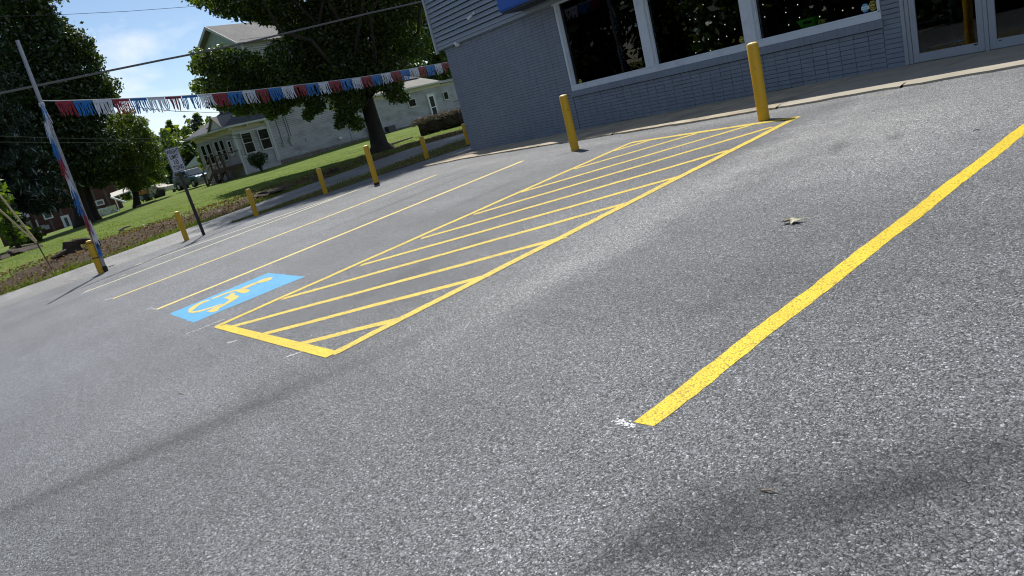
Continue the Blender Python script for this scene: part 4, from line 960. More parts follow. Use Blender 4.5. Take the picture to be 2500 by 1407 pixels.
# far wood closing the horizon
Q = []
for k in range(260):
    a = math.radians(random.uniform(-125, -40)); d = random.uniform(190, 300); z = terr(d*math.sin(a), d*math.cos(a)); s = random.uniform(3.5, 6.5)
    for j in range(2): Q.append(leaves((d*math.sin(a), d*math.cos(a), z+s*(.8+j*1.1)), (s*(1-.3*j), s*(1-.3*j), s), 70, 1.1))
tag(quads_obj('far_wood', np.concatenate(Q), mt['leaf_main']), 'distant wooded edge behind the houses', 'wood', kind='stuff')
# trees across the street, seen mirrored in the shop glass
for k, (x, y, h) in enumerate([(-60, -27, 15), (-52, -25, 17), (-43, -27, 14), (-35, -25, 16), (-27, -27, 17), (-19, -25, 15), (-11, -27, 16), (-3, -25, 15), (6, -27, 17), (-72, -26, 16)]):
    gb = np.array([x, y, terr(x, y)]); cl = []
    for i in range(16):
        f = (i+.5)/16; a = i*2.4; r = 5.4*math.sin(math.pi*(.26+.64*f))**.6; q = r*.6*random.random()
        cl.append((gb+np.array([math.cos(a)*q, math.sin(a)*q, h*(.04+.9*f)]), (r*.6, r*.6, r*.5)))
    tree('broadleaf_tree', 'tree across the street, %s in the mirrored row' % ('first second third fourth fifth sixth seventh eighth ninth last'.split()[k]), 'trees across the street', gb, .3, gb+np.array([0, 0, h*.4]), cl, .36, 'leaf_dark', dens=2.0, limbs=4)

# ================================================================== WHITE HOUSE
HSC = 1.15
H0 = np.array(ppx(602, 426, 52*HSC)); ha = math.radians(-18)
hu = np.array([math.sin(ha), math.cos(ha), 0]); hv = np.array([-math.cos(ha), math.sin(ha), 0]); hz = np.array([0, 0, 1.0])
HAX = [hu, -hv, hz]
def hp(s, t, z): return H0*np.array([1, 1, 0])+hu*s+hv*t+hz*(z+CZ)          # s along the side wall, t inward from it, z above eye level
house = thing('white_house', hp(6, 2, -.9), 'weathered white clapboard house with a porch, standing behind the large dark tree', 'house')
def hbox(m, s0, s1, t0, t1, z0, z1): m.box(hp((s0+s1)/2, (t0+t1)/2, (z0+z1)/2), (s1-s0, t1-t0, z1-z0), [hu, hv, hz]); return m
def clap_side(s0, s1, t, z0, z1, name='clapboards', mat='clap', expo=.15):
    m = MB(); z = z0
    while z < z1-.02:
        zt = min(z+expo-.022, z1)
        m.add([hp(s0, t-.07, z), hp(s1, t-.07, z), hp(s1, t-.006, zt), hp(s0, t-.006, zt), hp(s0, t+.03, z), hp(s1, t+.03, z), hp(s0, t+.03, zt), hp(s1, t+.03, zt)],
              [(0, 1, 2, 3), (0, 4, 5, 1), (3, 2, 7, 6), (0, 3, 6, 4), (1, 5, 7, 2)]); z += expo
    return m.build(name, mt[mat], house, kind='stuff')
def clap_front(t0, t1, s, z0, z1, mat='clap', expo=.15):
    m = MB(); z = z0
    while z < z1-.02:
        zt = min(z+expo-.022, z1)
        m.add([hp(s-.07, t0, z), hp(s-.07, t1, z), hp(s-.006, t1, zt), hp(s-.006, t0, zt), hp(s+.03, t0, z), hp(s+.03, t1, z), hp(s+.03, t0, zt), hp(s+.03, t1, zt)],
              [(0, 3, 2, 1), (0, 1, 5, 4), (3, 6, 7, 2), (0, 4, 6, 3), (1, 2, 7, 5)]); z += expo
    return m.build('clapboards', mt[mat], house, kind='stuff')
def hwin(axis, a0, a1, z0, z1, off, rail=True, fr=.07, blind_or_dark_back=False, name='window'):
    w = bpy.data.objects.new(name, None); c = hp((a0+a1)/2, off, z0) if axis == 's' else hp(off, (a0+a1)/2, z0); link(w, house, c)
    def bx(m, p0, p1, q0, q1, d0, d1):
        (hbox(m, p0, p1, off-d1, off-d0, q0, q1) if axis == 's' else hbox(m, off-d1, off-d0, p0, p1, q0, q1)); return m
    m = MB(); bx(m, a0-fr, a0, z0-fr, z1+fr, .0, .06); bx(m, a1, a1+fr, z0-fr, z1+fr, .0, .06); bx(m, a0, a1, z1, z1+fr, .0, .058); bx(m, a0, a1, z0-fr, z0, .0, .058)
    if rail: bx(m, a0, a1, (z0+z1)/2-.02, (z0+z1)/2+.02, .02, .05)
    m.build('frame', mt['housetrim'], w)
    m = MB(); bx(m, a0-.03, a1+.03, z0-fr-.04, z0-fr-.001, .0, .09); m.build('sill', mt['housetrim'], w)
    m = MB(); bx(m, a0, a1, z0, z1, .036, .042); m.build('pane', mt['win'], w)
    m = MB(); bx(m, a0, a1, z0, z1, .028, .033); m.build('blind_or_dark_back', mt['winback'] if blind_or_dark_back else mt['darkint'], w)  # uncurtained windows get a dark sheet in place of the unlit room
GS = -.55
# body and walls
m = MB(); hbox(m, 3.3, 14.6, .03, 6, -1.2, 8.9); m.build('main_block', mt['clap'], house)
m = MB(); hbox(m, .03, 3.29, .03, 5.4, -1.3, 3.0); m.build('porch_block', mt['clap'], house)
m = MB(); hbox(m, 14.61, 26.0, .03, 6, -1.2, 2.75); m.build('wing_block', mt['clap'], house)
clap_side(3.34, 14.7, 0, GS+.12, 8.85); clap_side(0.06, 3.2, 0, -.85, 2.85); clap_side(14.72, 26.0, 0, GS+.05, 2.85)
clap_front(.06, 5.4, 0, -.85, 2.7); clap_front(0, 6, 3.28, 4.0, 8.7)
m = MB(); hbox(m, 3.16, 3.33, -.05, .1, -.45, 8.85); m.build('corner_board', mt['housetrim'], house)
m = MB(); hbox(m, -.04, .09, -.05, .09, -.9, 2.75); m.build('corner_board', mt['housetrim'], house)
m = MB(); hbox(m, 14.6, 14.74, -.05, .1, -.5, 2.9); m.build('corner_board', mt['housetrim'], house)
m = MB(); hbox(m, -.05, 3.2, -.05, .0, 2.18, 2.3); hbox(m, -.05, 3.2, -.045, .0, .38, .46); m.build('belt_trim', mt['housetrim'], house)
# foundation stones
x = 3.35
while x < 25.8:
    w = random.uniform(.28, .6)
    for z in (-.52, -.72, -.92):
        m = MB(); hbox(m, x+.012, x+w-.012, -.02+random.uniform(-.02, .02), .2, z-.185+random.uniform(-.01, .01), z-.004); m.build('foundation_stone', mt['stone'], house, bevel=.015)
    x += w
# gable end and main roof
m = MB(); m.prism([hp(3.24, 0, 8.8), hp(3.24, 6, 8.8), hp(3.24, 3, 10.5)], hu*.2); m.build('gable', mt['clapgreen'], house)
def slab(m, pts, th):
    n = nrm(np.cross(np.array(pts[1])-np.array(pts[0]), np.array(pts[2])-np.array(pts[0]))); n = n if n[2] > 0 else -n; m.prism(pts, -n*th); return m
m = MB(); slab(m, [hp(2.65, -.4, 8.62), hp(15.1, -.4, 8.62), hp(15.1, 3, 10.66), hp(2.65, 3, 10.66)], .10); slab(m, [hp(2.65, 6.4, 8.62), hp(15.1, 6.4, 8.62), hp(15.1, 3.01, 10.66), hp(2.65, 3.01, 10.66)], .10); m.build('roof', mt['shgrey'], house)
for t_ in (-.42, 6.42):
    m = MB(); m.prism([hp(2.6, t_, 8.42), hp(2.6, t_, 8.62), hp(2.6, 3, 10.68), hp(2.6, 3, 10.44)], hu*.05); m.build('barge_board', mt['housetrim'], house)
# porch roof: hipped, dark shingles
m = MB(); e = 2.86
A_, B_, C_, D_ = hp(-.55, -.5, e), hp(-.55, 6.0, e), hp(3.24, 4.9, 4.5), hp(3.24, .9, 4.5); E_, F_ = hp(3.24, -.5, e), hp(3.24, 6.0, e)
slab(m, [A_, B_, C_, D_], .07); slab(m, [A_, D_, E_], .07); slab(m, [B_, F_, C_], .07); m.build('porch_roof', mt['shdark'], house)
m = MB(); hbox(m, -.5, 3.2, -.45, 5.95, e-.13, e-.08); m.build('porch_soffit', mt['soffit'], house)
m = MB(); hbox(m, -.57, -.5, -.52, 6.02, e-.14, e-.0); hbox(m, -.5, 3.2, -.52, -.451, e-.14, e-.0); m.build('porch_fascia', mt['housetrim'], house)
m = MB(); hbox(m, -.03, 3.2, -.06, .0, e-.45, e-.14); hbox(m, -.06, .0, 0.05, 5.4, e-.55, e-.14); m.build('frieze', mt['soffit'], house)
m = MB(); m.prism([hp(-.45, .25, e), hp(-.45, 2.15, e), hp(-.45, 1.2, e+.82)], hu*.06); m.build('porch_gable', mt['housetrim'], house)
m = MB(); slab(m, [hp(-.62, .1, e-.02), hp(1.2, .1, e-.02), hp(1.2, 1.2, e+.95), hp(-.62, 1.2, e+.95)], .06); slab(m, [hp(-.62, 2.3, e-.02), hp(1.2, 2.3, e-.02), hp(1.2, 1.201, e+.95), hp(-.62, 1.201, e+.95)], .06); m.build('porch_gable_roof', mt['shgrey'], house)
for s_ in (-.3, 1.2, 2.8):
    m = MB(); hbox(m, s_-.06, s_+.06, -.42, -.05, e-.32, e-.15); m.build('bracket', mt['housetrim'], house)
# windows and doors
hwin('s', .57, 1.37, .64, 2.09, -.08, blind_or_dark_back=True); hwin('s', 2.08, 2.92, .63, 2.10, -.08, blind_or_dark_back=True)
for a, b in ((1.45, 1.92), (2.2, 2.7), (3.4, 3.9), (4.25, 4.75)): hwin('t', a, b, .55, 2.05, -.08, fr=.06, blind_or_dark_back=True)
hwin('t', .5, .85, .85, 1.80, -.08, fr=.09)
hwin('s', 11.95, 12.45, .70, 1.45, -.08, rail=False)
hwin('s', 18.85, 19.75, 1.12, 1.74, -.08, rail=False, fr=.09); hwin('s', 23.9, 24.5, 1.03, 1.70, -.08, rail=False, fr=.08)
hwin('s', 5.2, 6.1, 5.4, 6.9, -.08); hwin('s', 9.4, 10.3, 5.4, 6.9, -.08); hwin('t', 1.3, 2.1, 5.3, 6.8, 3.2); hwin('t', 3.9, 4.7, 5.3, 6.8, 3.2)
dr = bpy.data.objects.new('door', None); link(dr, house, hp(22, 0, -.4))
m = MB(); hbox(m, 21.45, 21.57, -.14, -.05, -.45, 1.92); hbox(m, 22.5, 22.62, -.14, -.05, -.45, 1.92); hbox(m, 21.571, 22.499, -.138, -.05, 1.80, 1.92); m.build('frame', mt['housetrim'], dr)
m = MB(); hbox(m, 21.58, 22.49, -.12, -.05, -.45, 1.79); m.build('leaf', mt['whiteplastic'], dr)
m = MB(); hbox(m, 21.74, 22.33, -.128, -.121, .62, 1.62); m.build('pane', mt['darkint'], dr); m = MB(); hbox(m, 21.74, 22.33, -.128, -.121, -.18, .54); m.build('pane', mt['darkint'], dr)
# rear wing roof
m = MB(); slab(m, [hp(13.9, -.45, 2.86), hp(23.9, -.45, 2.80), hp(22.9, 2.4, 3.95), hp(13.9, 2.4, 3.95)], .08); m.build('wing_roof', mt['shtan'], house)
m = MB(); slab(m, [hp(13.9, 1.5, 3.72), hp(22.9, 1.5, 3.72), hp(21.9, 4.6, 4.75), hp(13.9, 4.6, 4.75)], .06); m.build('wing_upper_roof', mt['shdark'], house)
m = MB(); hbox(m, 13.9, 23.85, -.47, -.42, 2.70, 2.84); m.build('wing_fascia', mt['housetrim'], house)
m = MB(); hbox(m, 14.7, 26, -.05, -.0, 2.35, 2.74); m.build('wing_frieze', mt['soffit'], house)
m = MB(); slab(m, [hp(23.85, -.3, 2.62), hp(26.2, -.3, 2.60), hp(26.2, 2.5, 3.1), hp(23.85, 2.5, 3.1)], .07); m.build('lean_to_roof', mt['shtan'], house)
m = MB(); m.tube([hp(14.75, -.12, 2.6), hp(14.75, -.12, -.45), hp(15.3, -.35, -.75)], .05, 8); m.build('downspout', mt['housetrim'], house)
m = MB(); m.tube([hp(3.0, -.1, 2.6), hp(3.0, -.1, -.4), hp(3.0, -.4, -.6)], .05, 8); m.build('downspout', mt['housetrim'], house)
m = MB(); m.tube([hp(11.0, -.06, 1.6), hp(11.0, -.06, -.6)], .035, 6); m.build('vent_pipe', mt['meter'], house)
m = MB(); m.tube([hp(24.7, -.5, .62), hp(26.4, -.5, .62)], .03, 6); m.tube([hp(25.8, -.5, .62), hp(25.8, -.5, -.4)], .025, 6); m.build('handrail', mt['wire'], house)
# meters and their risers
for s_, z_, hh in ((4.02, .72, .30), (4.78, .98, .62)):
    mo = bpy.data.objects.new('electric_meter', None); link(mo, house, hp(s_, -.1, z_-.3))
    m = MB(); hbox(m, s_-.13, s_+.13, -.16, -.03, z_-hh, z_-.09); m.build('box', mt['meter'], mo)
    m = MB(); m.lathe(hp(s_, -.1, z_), [(.13, 0), (.13, .06), (.10, .12), (.02, .13)], 14, -hv); m.build('dial', mt['meter'], mo, smooth=True)
    m = MB(); m.tube([hp(s_-.02, -.07, z_+.12), hp(s_-.05, -.07, 4.0)], .022, 6); m.build('riser', mt['wire'], mo)
m = MB(); m.tube([hp(4.95, -.06, .5), hp(5.0, -.06, 3.9)], .02, 6); m.build('conduit', mt['wire'], house)
m = MB(); hbox(m, 6.2, 6.45, -.14, -.03, .42, .68); m.build('junction_box', mt['meter'], house)
m = MB(); hbox(m, 9.55, 9.85, -.2, -.03, -.12, .06); m.build('dryer_vent', mt['whiteplastic'], house)
m = MB(); hbox(m, 12.9, 13.5, -.5, -.05, -.35, .25); m.build('cooling_unit', mt['meter'], house)
m = MB(); hbox(m, 15.0, 15.9, -.6, -.1, -.75, -.1); m.build('gas_meter', mt['wire'], house)
# porch stair
sr = thing('porch_stair', hp(-1, 1.5, -1.0), 'brown weathered wooden porch deck and stair with railings at the white house', 'stair')
DZ = .05
for k in range(8): m = MB(); hbox(m, -1.6+k*.19, -1.42+k*.19, -.1, 1.75, DZ-.05, DZ); m.build('deck_board', mt['wood'], sr)
m = MB(); hbox(m, -1.62, -.1, -.12, -.06, DZ-.28, DZ-.055); hbox(m, -1.66, -1.62, -.12, 1.75, DZ-.28, DZ-.055); m.build('joist', mt['wood'], sr)
for k in range(5): m = MB(); z_ = DZ-.18*(k+1); hbox(m, -1.55, -.55, 1.76+k*.27, 2.07+k*.27, z_-.045, z_); m.build('tread', mt['woodtop'], sr)
for s_ in (-1.58, -.55):
    m = MB(); m.prism([hp(s_, 1.76, DZ-.05), hp(s_, 1.76, DZ-.3), hp(s_, 3.25, DZ-1.25), hp(s_, 3.25, DZ-.98)], hu*.05); m.build('stringer', mt['wood'], sr)
    m = MB(); m.tube([hp(s_, 1.75, DZ+.92), hp(s_, 3.2, DZ-.02)], .05, 4); m.build('handrail', mt['woodtop'], sr)
    m = MB(); m.tube([hp(s_, 1.75, DZ+.45), hp(s_, 3.2, DZ-.48)], .04, 4); m.build('mid_rail', mt['woodtop'], sr)
    for t_, zt, zb in ((1.72, 1.0, -1.0), (3.2, .05, -1.05)): m = MB(); hbox(m, s_-.05, s_+.05, t_-.05, t_+.05, DZ+zb, DZ+zt); m.build('post', mt['wood'], sr)
for t_ in (-.1, .8): m = MB(); hbox(m, -1.63, -1.53, t_-.05, t_+.05, -1.1, DZ+1.0); m.build('post', mt['wood'], sr)
m = MB(); hbox(m, -1.65, -1.51, -.15, 1.75, DZ+.93, DZ+1.0); m.build('top_rail', mt['wood'], sr)
m = MB(); hbox(m, -1.61, -1.55, -.1, 1.72, DZ+.25, DZ+.31); m.build('bottom_rail', mt['wood'], sr)
m = MB(); hbox(m, -1.55, -.1, -.12, -.06, DZ+.9, DZ+.97); m.build('side_rail', mt['wood'], sr)
# shrub by the porch corner
sc_ = np.array(ppx(637, 412, 57.2)); sc_[2] = terr(sc_[0], sc_[1]); t = thing('shrub', sc_, 'dark twiggy shrub against the porch wall of the white house', 'shrub')
m = MB(); Q = []
for k in range(26):
    a = random.uniform(0, 6.28); tp = sc_+np.array([math.cos(a)*random.uniform(.1, .8), math.sin(a)*random.uniform(.1, .8), random.uniform(.8, 1.6)]); m.tube([sc_, (sc_+tp)/2+np.array([0, 0, .12]), tp], [.02, .014, .006], 4, cap=False)
    Q.append(leaves(tp*.8+sc_*.2, (.28, .28, .3), 70, .07))
m.build('stems', mt['bark'], t, kind='stuff'); quads_obj('foliage', np.concatenate(Q), mt['leaf_dark'], t)

# ================================================================== LOG with brush
la, lb = np.array(ppx(1024, 318, 47)), np.array(ppx(1150, 288, 47)); t = thing('fallen_log', la, 'long thick rough log topped with brush on the lawn beside the white house wing', 'log')
for a in (la, lb): a[2] = terr(a[0], a[1])+.40
m = MB(); pts = [la+(lb-la)*i/14 for i in range(15)]; m.tube(pts, [.44+.06*math.sin(i*1.9)+random.uniform(-.06, .06) for i in range(15)], 16, wob=.16); m.build('trunk', mt['logbark'], t)
Q = []
for k in range(2600):
    c = la+(lb-la)*random.random()**1.3+np.array([random.uniform(-.3, .3), random.uniform(-.3, .3), random.uniform(.28, .62)]); d = nrm(rng.normal(size=3)*np.array([1, 1, .35]))*random.uniform(.1, .35); w = nrm(np.cross(d, rng.normal(size=3)))*.012
    Q.append([c-w, c+w, c+d+w, c+d-w])
quads_obj('brush', Q, mt['twig'], t, kind='stuff')

# ================================================================== BLUE SUV
cpos = np.array(ppx(477, 452, 75)); cpos[2] = terr(cpos[0], cpos[1])+.10
rgt = RW @ np.array([1.0, 0, 0]); rgt[2] = 0; rgt = nrm(rgt); toc = nrm((-cpos[0], -cpos[1], 0)); cf = nrm(rgt*.62+toc*.78); cl_ = np.cross([0, 0, 1.0], cf)
car = thing('suv', cpos, 'blue grey four door SUV parked behind the weight limit sign post', 'car')
def cw(x, y, z): return cpos+cf*x+cl_*y+np.array([0, 0, z])
def cprof(pts, y0, y1, name, mat, par=None, bev=0):
    m = MB(); m.prism([cw(x, y0, z) for x, z in pts], cl_*(y1-y0)); return m.build(name, mt[mat], par or car, bevel=bev)
body = cprof([(-2.2, .45), (-2.22, .8), (-2.15, 1.05), (.75, 1.05), (1.95, .98), (2.2, .85), (2.22, .45)], -.9, .9, 'body', 'bluecar', bev=.05)
cprof([(-2.24, .38), (-2.24, .62), (2.28, .62), (2.28, .38)], -.92, .92, 'bumper_cladding', 'carlow', bev=.03)
m = MB(); lo_ = [(-2.12, 1.04), (.85, 1.04), (.25, 1.66), (-1.95, 1.70)]; hi = .78
m.add([cw(x, -.88 if z < 1.2 else -.72, z) for x, z in lo_]+[cw(x, .88 if z < 1.2 else .72, z) for x, z in lo_], [(0, 1, 2, 3), (7, 6, 5, 4), (0, 4, 5, 1), (1, 5, 6, 2), (2, 6, 7, 3), (3, 7, 4, 0)]); m.build('cabin', mt['bluecar'], car, bevel=.04)
m = MB(); m.add([cw(.86, -.74, 1.10), cw(.86, .74, 1.10), cw(.32, .62, 1.62), cw(.32, -.62, 1.62)], [(0, 1, 2, 3)]); m.v = [tuple(np.array(v)+cf*.03+np.array([0, 0, .02])) for v in m.v]; m.build('windscreen', mt['carglass'], car)
for sd_ in (-1, 1):
    for (a, b, c_, d_) in ((-.15, .62, .18, -.12), (-1.05, -.25, -.22, -1.0), (-1.95, -1.15, -1.1, -1.85)):
        m = MB(); m.add([cw(a, sd_*.885, 1.10), cw(b, sd_*.885, 1.10), cw(c_, sd_*.745, 1.60), cw(d_, sd_*.745, 1.60)], [(0, 1, 2, 3)]); m.build('side_window', mt['carglass'], car)
    m = MB(); m.box(cw(.55, sd_*1.0, 1.15), (.12, .2, .14), [cf, cl_, [0, 0, 1]]); m.build('mirror', mt['carlow'], car, bevel=.02)
    m = MB(); m.lathe(cw(2.2, sd_*.62, .82), [(.11, 0), (.10, .04), (.04, .05)], 14, cf); m.build('headlight', mt['lamp'], car)
    for x in (-1.35, 1.42):
        wh = bpy.data.objects.new('wheel', None); link(wh, car, cw(x, sd_*.85, .36))
        m = MB(); m.lathe(cw(x, sd_*.70, .36), [(.24, 0), (.36, .02), (.37, .12), (.36, .22), (.24, .23)], 20, cl_*sd_); m.build('tyre', mt['tyre'], wh)
        m = MB(); m.lathe(cw(x, sd_*.925, .36), [(.23, 0), (.2, .012), (.05, .02)], 14, cl_*sd_); m.build('rim', mt['rim'], wh)
        m = MB(); pts = [cw(x+.48*math.cos(q), sd_*.90, .36+.48*math.sin(q)) for q in np.linspace(0, math.pi, 9)]; m.tube(pts, .05, 6); m.build('wheel_arch', mt['carlow'], car)
m = MB(); m.box(cw(2.23, 0, .80), (.04, .75, .2), [cf, cl_, [0, 0, 1]]); m.build('grille', mt['black'], car)
m = MB(); [m.tube([cw(-1.7, y, 1.74), cw(.1, y, 1.72)], .025, 6) for y in (-.6, .6)]; m.build('roof_rack', mt['carlow'], car)

# ================================================================== OLD TRUCK in the weeds
q0 = np.array(ppx(392, 482, 84)); q0[2] = terr(q0[0], q0[1]); of = nrm(rgt*.95+toc*.3); ol = np.cross([0, 0, 1.0], of)
def ow(x, y, z): return q0+of*x+ol*y+np.array([0, 0, z])
tk = thing('old_truck', q0, 'derelict old truck with a pale rounded cab roof sunk in weeds left of the SUV', 'truck')
m = MB(); m.prism([ow(x, -.75, z) for x, z in ((-1.3, .45), (-1.35, 1.0), (-1.0, 1.32), (-.4, 1.42), (.3, 1.36), (.75, 1.05), (1.6, .95), (1.7, .45))], ol*1.5); m.build('cab', mt['beige'], tk, bevel=.06)
m = MB(); m.box(ow(-.9, 0, .42), (1.9, 1.6, .35), [of, ol, [0, 0, 1]]); m.build('bed', mt['bluecar'], tk, bevel=.02)
m = MB(); m.box(ow(-1.1, -.2, .95), (1.3, 1.2, .45), [of, ol, [0, 0, 1]]); m.build('rusty_load', mt['orange'], tk, bevel=.08)
m = MB(); m.box(ow(.35, -.77, 1.08), (.5, .02, .28), [of, ol, [0, 0, 1]]); m.build('cab_window', mt['carglass'], tk)
for x in (-1.0, .95):
    m = MB(); m.lathe(ow(x, -.62, .38), [(.2, 0), (.38, .02), (.38, .2), (.2, .22)], 18, -ol); m.build('wheel', mt['tyre'], tk)
m = MB(); pts = [ow(.95+.5*math.cos(q), -.82, .42+.5*math.sin(q)) for q in np.linspace(0, math.pi, 9)]; m.tube(pts, .06, 6); m.build('fender', mt['black'], tk)
m = MB(); m.lathe(ow(1.75, -.5, .85), [(.13, 0), (.12, .05), (.03, .06)], 12, of); m.build('headlight', mt['lamp'], tk)

# ================================================================== BRICK HOUSE, shed, sheeted stack
DB = 113.0
ba, bb_ = np.array(ppx(84, 577, DB)), np.array(ppx(300, 500, DB)); bd = bb_-ba; bd[2] = 0; bl = np.linalg.norm(bd); bd /= bl; bn = np.array([bd[1], -bd[0], 0]); bn = bn if bn.dot(-ba) > 0 else -bn
def bpl(x, y, off=0.0):                               # image spot on the brick wall
    r = ray(x, y); c = ba+bn*off; t = (c*np.array([1, 1, 0])).dot(bn)/(r.dot(bn)); p = r*t; p[2] += CZ; return p
zb_ = min(terr(ba[0], ba[1]), terr(bb_[0], bb_[1]))-.6
bh = thing('brick_house', (ba+bb_)/2, 'dark red brick house with white trimmed openings under the trees at the left', 'house')
bax = [bd, -bn, np.array([0, 0, 1.0])]
m = MB(); c = (ba+bb_)/2-bn*4; m.box((c[0], c[1], zb_+3.6), (bl, 8, 7.2), bax); m.build('wall', mt['brickred'], bh)
m = MB(); tz = zb_+7.2; k0 = [ba-bd*.5+bn*.5, bb_+bd*.5+bn*.5, bb_+bd*.5-bn*8.5, ba-bd*.5-bn*8.5]; rr_ = [ba+bd*3-bn*4, bb_-bd*3-bn*4]
m.add([(p[0], p[1], tz) for p in k0]+[(p[0], p[1], tz+2.6) for p in rr_], [(0, 1, 5, 4), (1, 2, 5), (2, 3, 4, 5), (3, 0, 4), (3, 2, 1, 0)]); m.build('roof', mt['shdark'], bh)
def bopen(corners, name, glass, fr=.16):
    w = bpy.data.objects.new(name, None); P = [bpl(*q) for q in corners]; c = sum(P)/4; link(w, bh, c); wd_ = (abs((P[1]-P[0]).dot(bd))+abs((P[2]-P[3]).dot(bd)))/2; hh = (abs(P[0][2]-P[3][2])+abs(P[1][2]-P[2][2]))/2
    m = MB()
    for dx, dz, sx, sz in ((-(wd_-fr)/2, 0, fr, hh), ((wd_-fr)/2, 0, fr, hh), (0, (hh-fr)/2, wd_-2*fr-.002, fr), (0, -(hh-fr)/2, wd_-2*fr-.002, fr)): m.box(c+bd*dx+np.array([0, 0, dz])+bn*.04, (sx, .1, sz), bax)
    m.build('frame', mt['whiteplastic'], w); m = MB(); m.box(c+bn*.02, (wd_-2*fr, .04, hh-2*fr), bax); m.build('pane', mt[glass], w); return w
bopen([(104, 518.5), (126, 513), (129.5, 532.5), (107, 538)], 'window', 'winback'); bopen([(231, 491), (252, 486), (256, 498.5), (237, 505)], 'window', 'carglass'); bopen([(147, 529), (169, 523), (177, 556), (160, 561)], 'door', 'winback', .3)
m = MB(); m.tube([bpl(87, 537, .2), bpl(103, 577, .2)], .10, 6); m.build('downspout', mt['whiteplastic'], bh)
for q, s_ in (((105, 554), .45), ((115, 555), .55)): m = MB(); p = bpl(*q, .15); m.box(p, (s_, .2, s_), bax); m.build('meter_box', mt['meter'], bh)
for q in ((185, 523), (230, 511)): m = MB(); p = bpl(*q, .1); m.box(p, (.5, .15, .12), bax); m.build('wall_light', mt['whiteplastic'], bh)
# left wing of it
wa = bpl(10, 600); m = MB(); c = (bpl(20, 600)+bpl(82, 580))/2-bn*1.5; wl_ = abs((bpl(82, 580)-bpl(5, 605)).dot(bd)); m.box((c[0], c[1], zb_+1.6), (wl_, 5, 3.4), bax); m.build('wing_wall', mt['brickred'], bh)
m = MB(); c2 = np.array([c[0], c[1], zb_+3.3]); m.prism([c2-bd*(wl_/2+.4)+bn*3, c2-bd*(wl_/2+.4)-bn*3, c2-bd*(wl_/2+.4)+np.array([0, 0, 1.3])], bd*(wl_+.6)); m.build('wing_roof', mt['beige'], bh)
m = MB(); p = bpl(62, 555, .95+.1); m.box((p[0]-bn[0]*.0, p[1], p[2]), (1.6, .1, 1.4), bax); m.build('wing_window', mt['carglass'], bh)
# sheeted stack
P = [np.array(ppx(*q, 96)) for q in ((229, 514), (284, 500), (289, 516), (236, 537))]
t = thing('sheeted_stack', P[3], 'low stack under crumpled clear plastic sheeting beside the brick house', 'sheeted stack')
bx_ = nrm((P[1]-P[0])*np.array([1, 1, 0])); byy = np.cross([0, 0, 1.0], bx_); LN = np.linalg.norm((P[1]-P[0])[:2]); z0_ = terr(P[3][0], P[3][1])-.2; zt_ = P[0][2]
m = MB(); nx_, nz_ = 22, 8; vs = []
for j in range(nz_+1):
    for i in range(nx_+1):
        vs.append(np.array([P[3][0], P[3][1], z0_])+bx_*(LN*i/nx_)+np.array([0, 0, (zt_-z0_)*j/nz_+random.uniform(-.03, .03)])-byy*random.uniform(0, .16))
for j in range(nz_):
    for i in range(nx_): m.f.append((j*(nx_+1)+i, j*(nx_+1)+i+1, (j+1)*(nx_+1)+i+1, (j+1)*(nx_+1)+i))
m.v = [tuple(v) for v in vs]; bb0 = len(m.v)
for s_ in (0, 1):
    for i in range(nx_+1): m.v.append(tuple(np.array(vs[nz_*(nx_+1)+i])+byy*(1.2*(s_+.0)+.02)-np.array([0, 0, (zt_-z0_)*0 if s_ == 0 else .1])))
for i in range(nx_): m.f.append((bb0+i, bb0+i+1, bb0+nx_+1+i+1, bb0+nx_+1+i))
m.build('sheet', mt['tarp'], t)
# pale canopy frame by it
t = thing('carport', ppx(300, 490, 100), 'small pale carport roof on posts behind the pine trunk', 'carport')
a, b = np.array(ppx(272, 482, 100)), np.array(ppx(322, 464, 100)); d = nrm((b-a)*np.array([1, 1, 0])); k = np.cross([0, 0, 1.0], d); k = k if k.dot(a) > 0 else -k
m = MB(); m.prism([a, b, b+k*3+np.array([0, 0, .5]), a+k*3+np.array([0, 0, .5])], (0, 0, -.12)); m.build('roof', mt['beige'], t)
for q in (a+d*.3, b-d*.2): m = MB(); m.tube([q+np.array([0, 0, -.1]), (q[0], q[1], terr(q[0], q[1])-.2)], .07, 6); m.build('post', mt['whiteplastic'], t)
m = MB(); m.tube([ppx(270, 482, 99), ppx(308, 494, 98)], .10, 6); m.build('brace', mt['whiteplastic'], t)
# shed with tin roof behind the SUV
p = np.array(ppx(492, 430, 92)); gz = terr(p[0], p[1]); t = thing('shed', (p[0], p[1], gz), 'small shed with a pale tin roof between the SUV and the porch', 'shed')
sx_, sy_ = nrm(rgt*.9-toc*.4), None; sy_ = np.cross([0, 0, 1.0], sx_); hz_ = ppx(483, 404, 92)[2]
m = MB(); c = np.array([p[0], p[1], 0]); m.box((c[0], c[1], (gz+hz_)/2-.2), (2.6, 3.5, hz_-gz+.4), [sx_, sy_, [0, 0, 1]]); m.build('wall', mt['beige'], t)
m = MB(); c = np.array([p[0], p[1], hz_]); m.prism([c-sx_*1.5-sy_*1.9, c+sx_*1.5-sy_*1.9, c-sy_*1.9+np.array([0, 0, 1.0])], sy_*3.8); m.build('roof', mt['tin'], t)

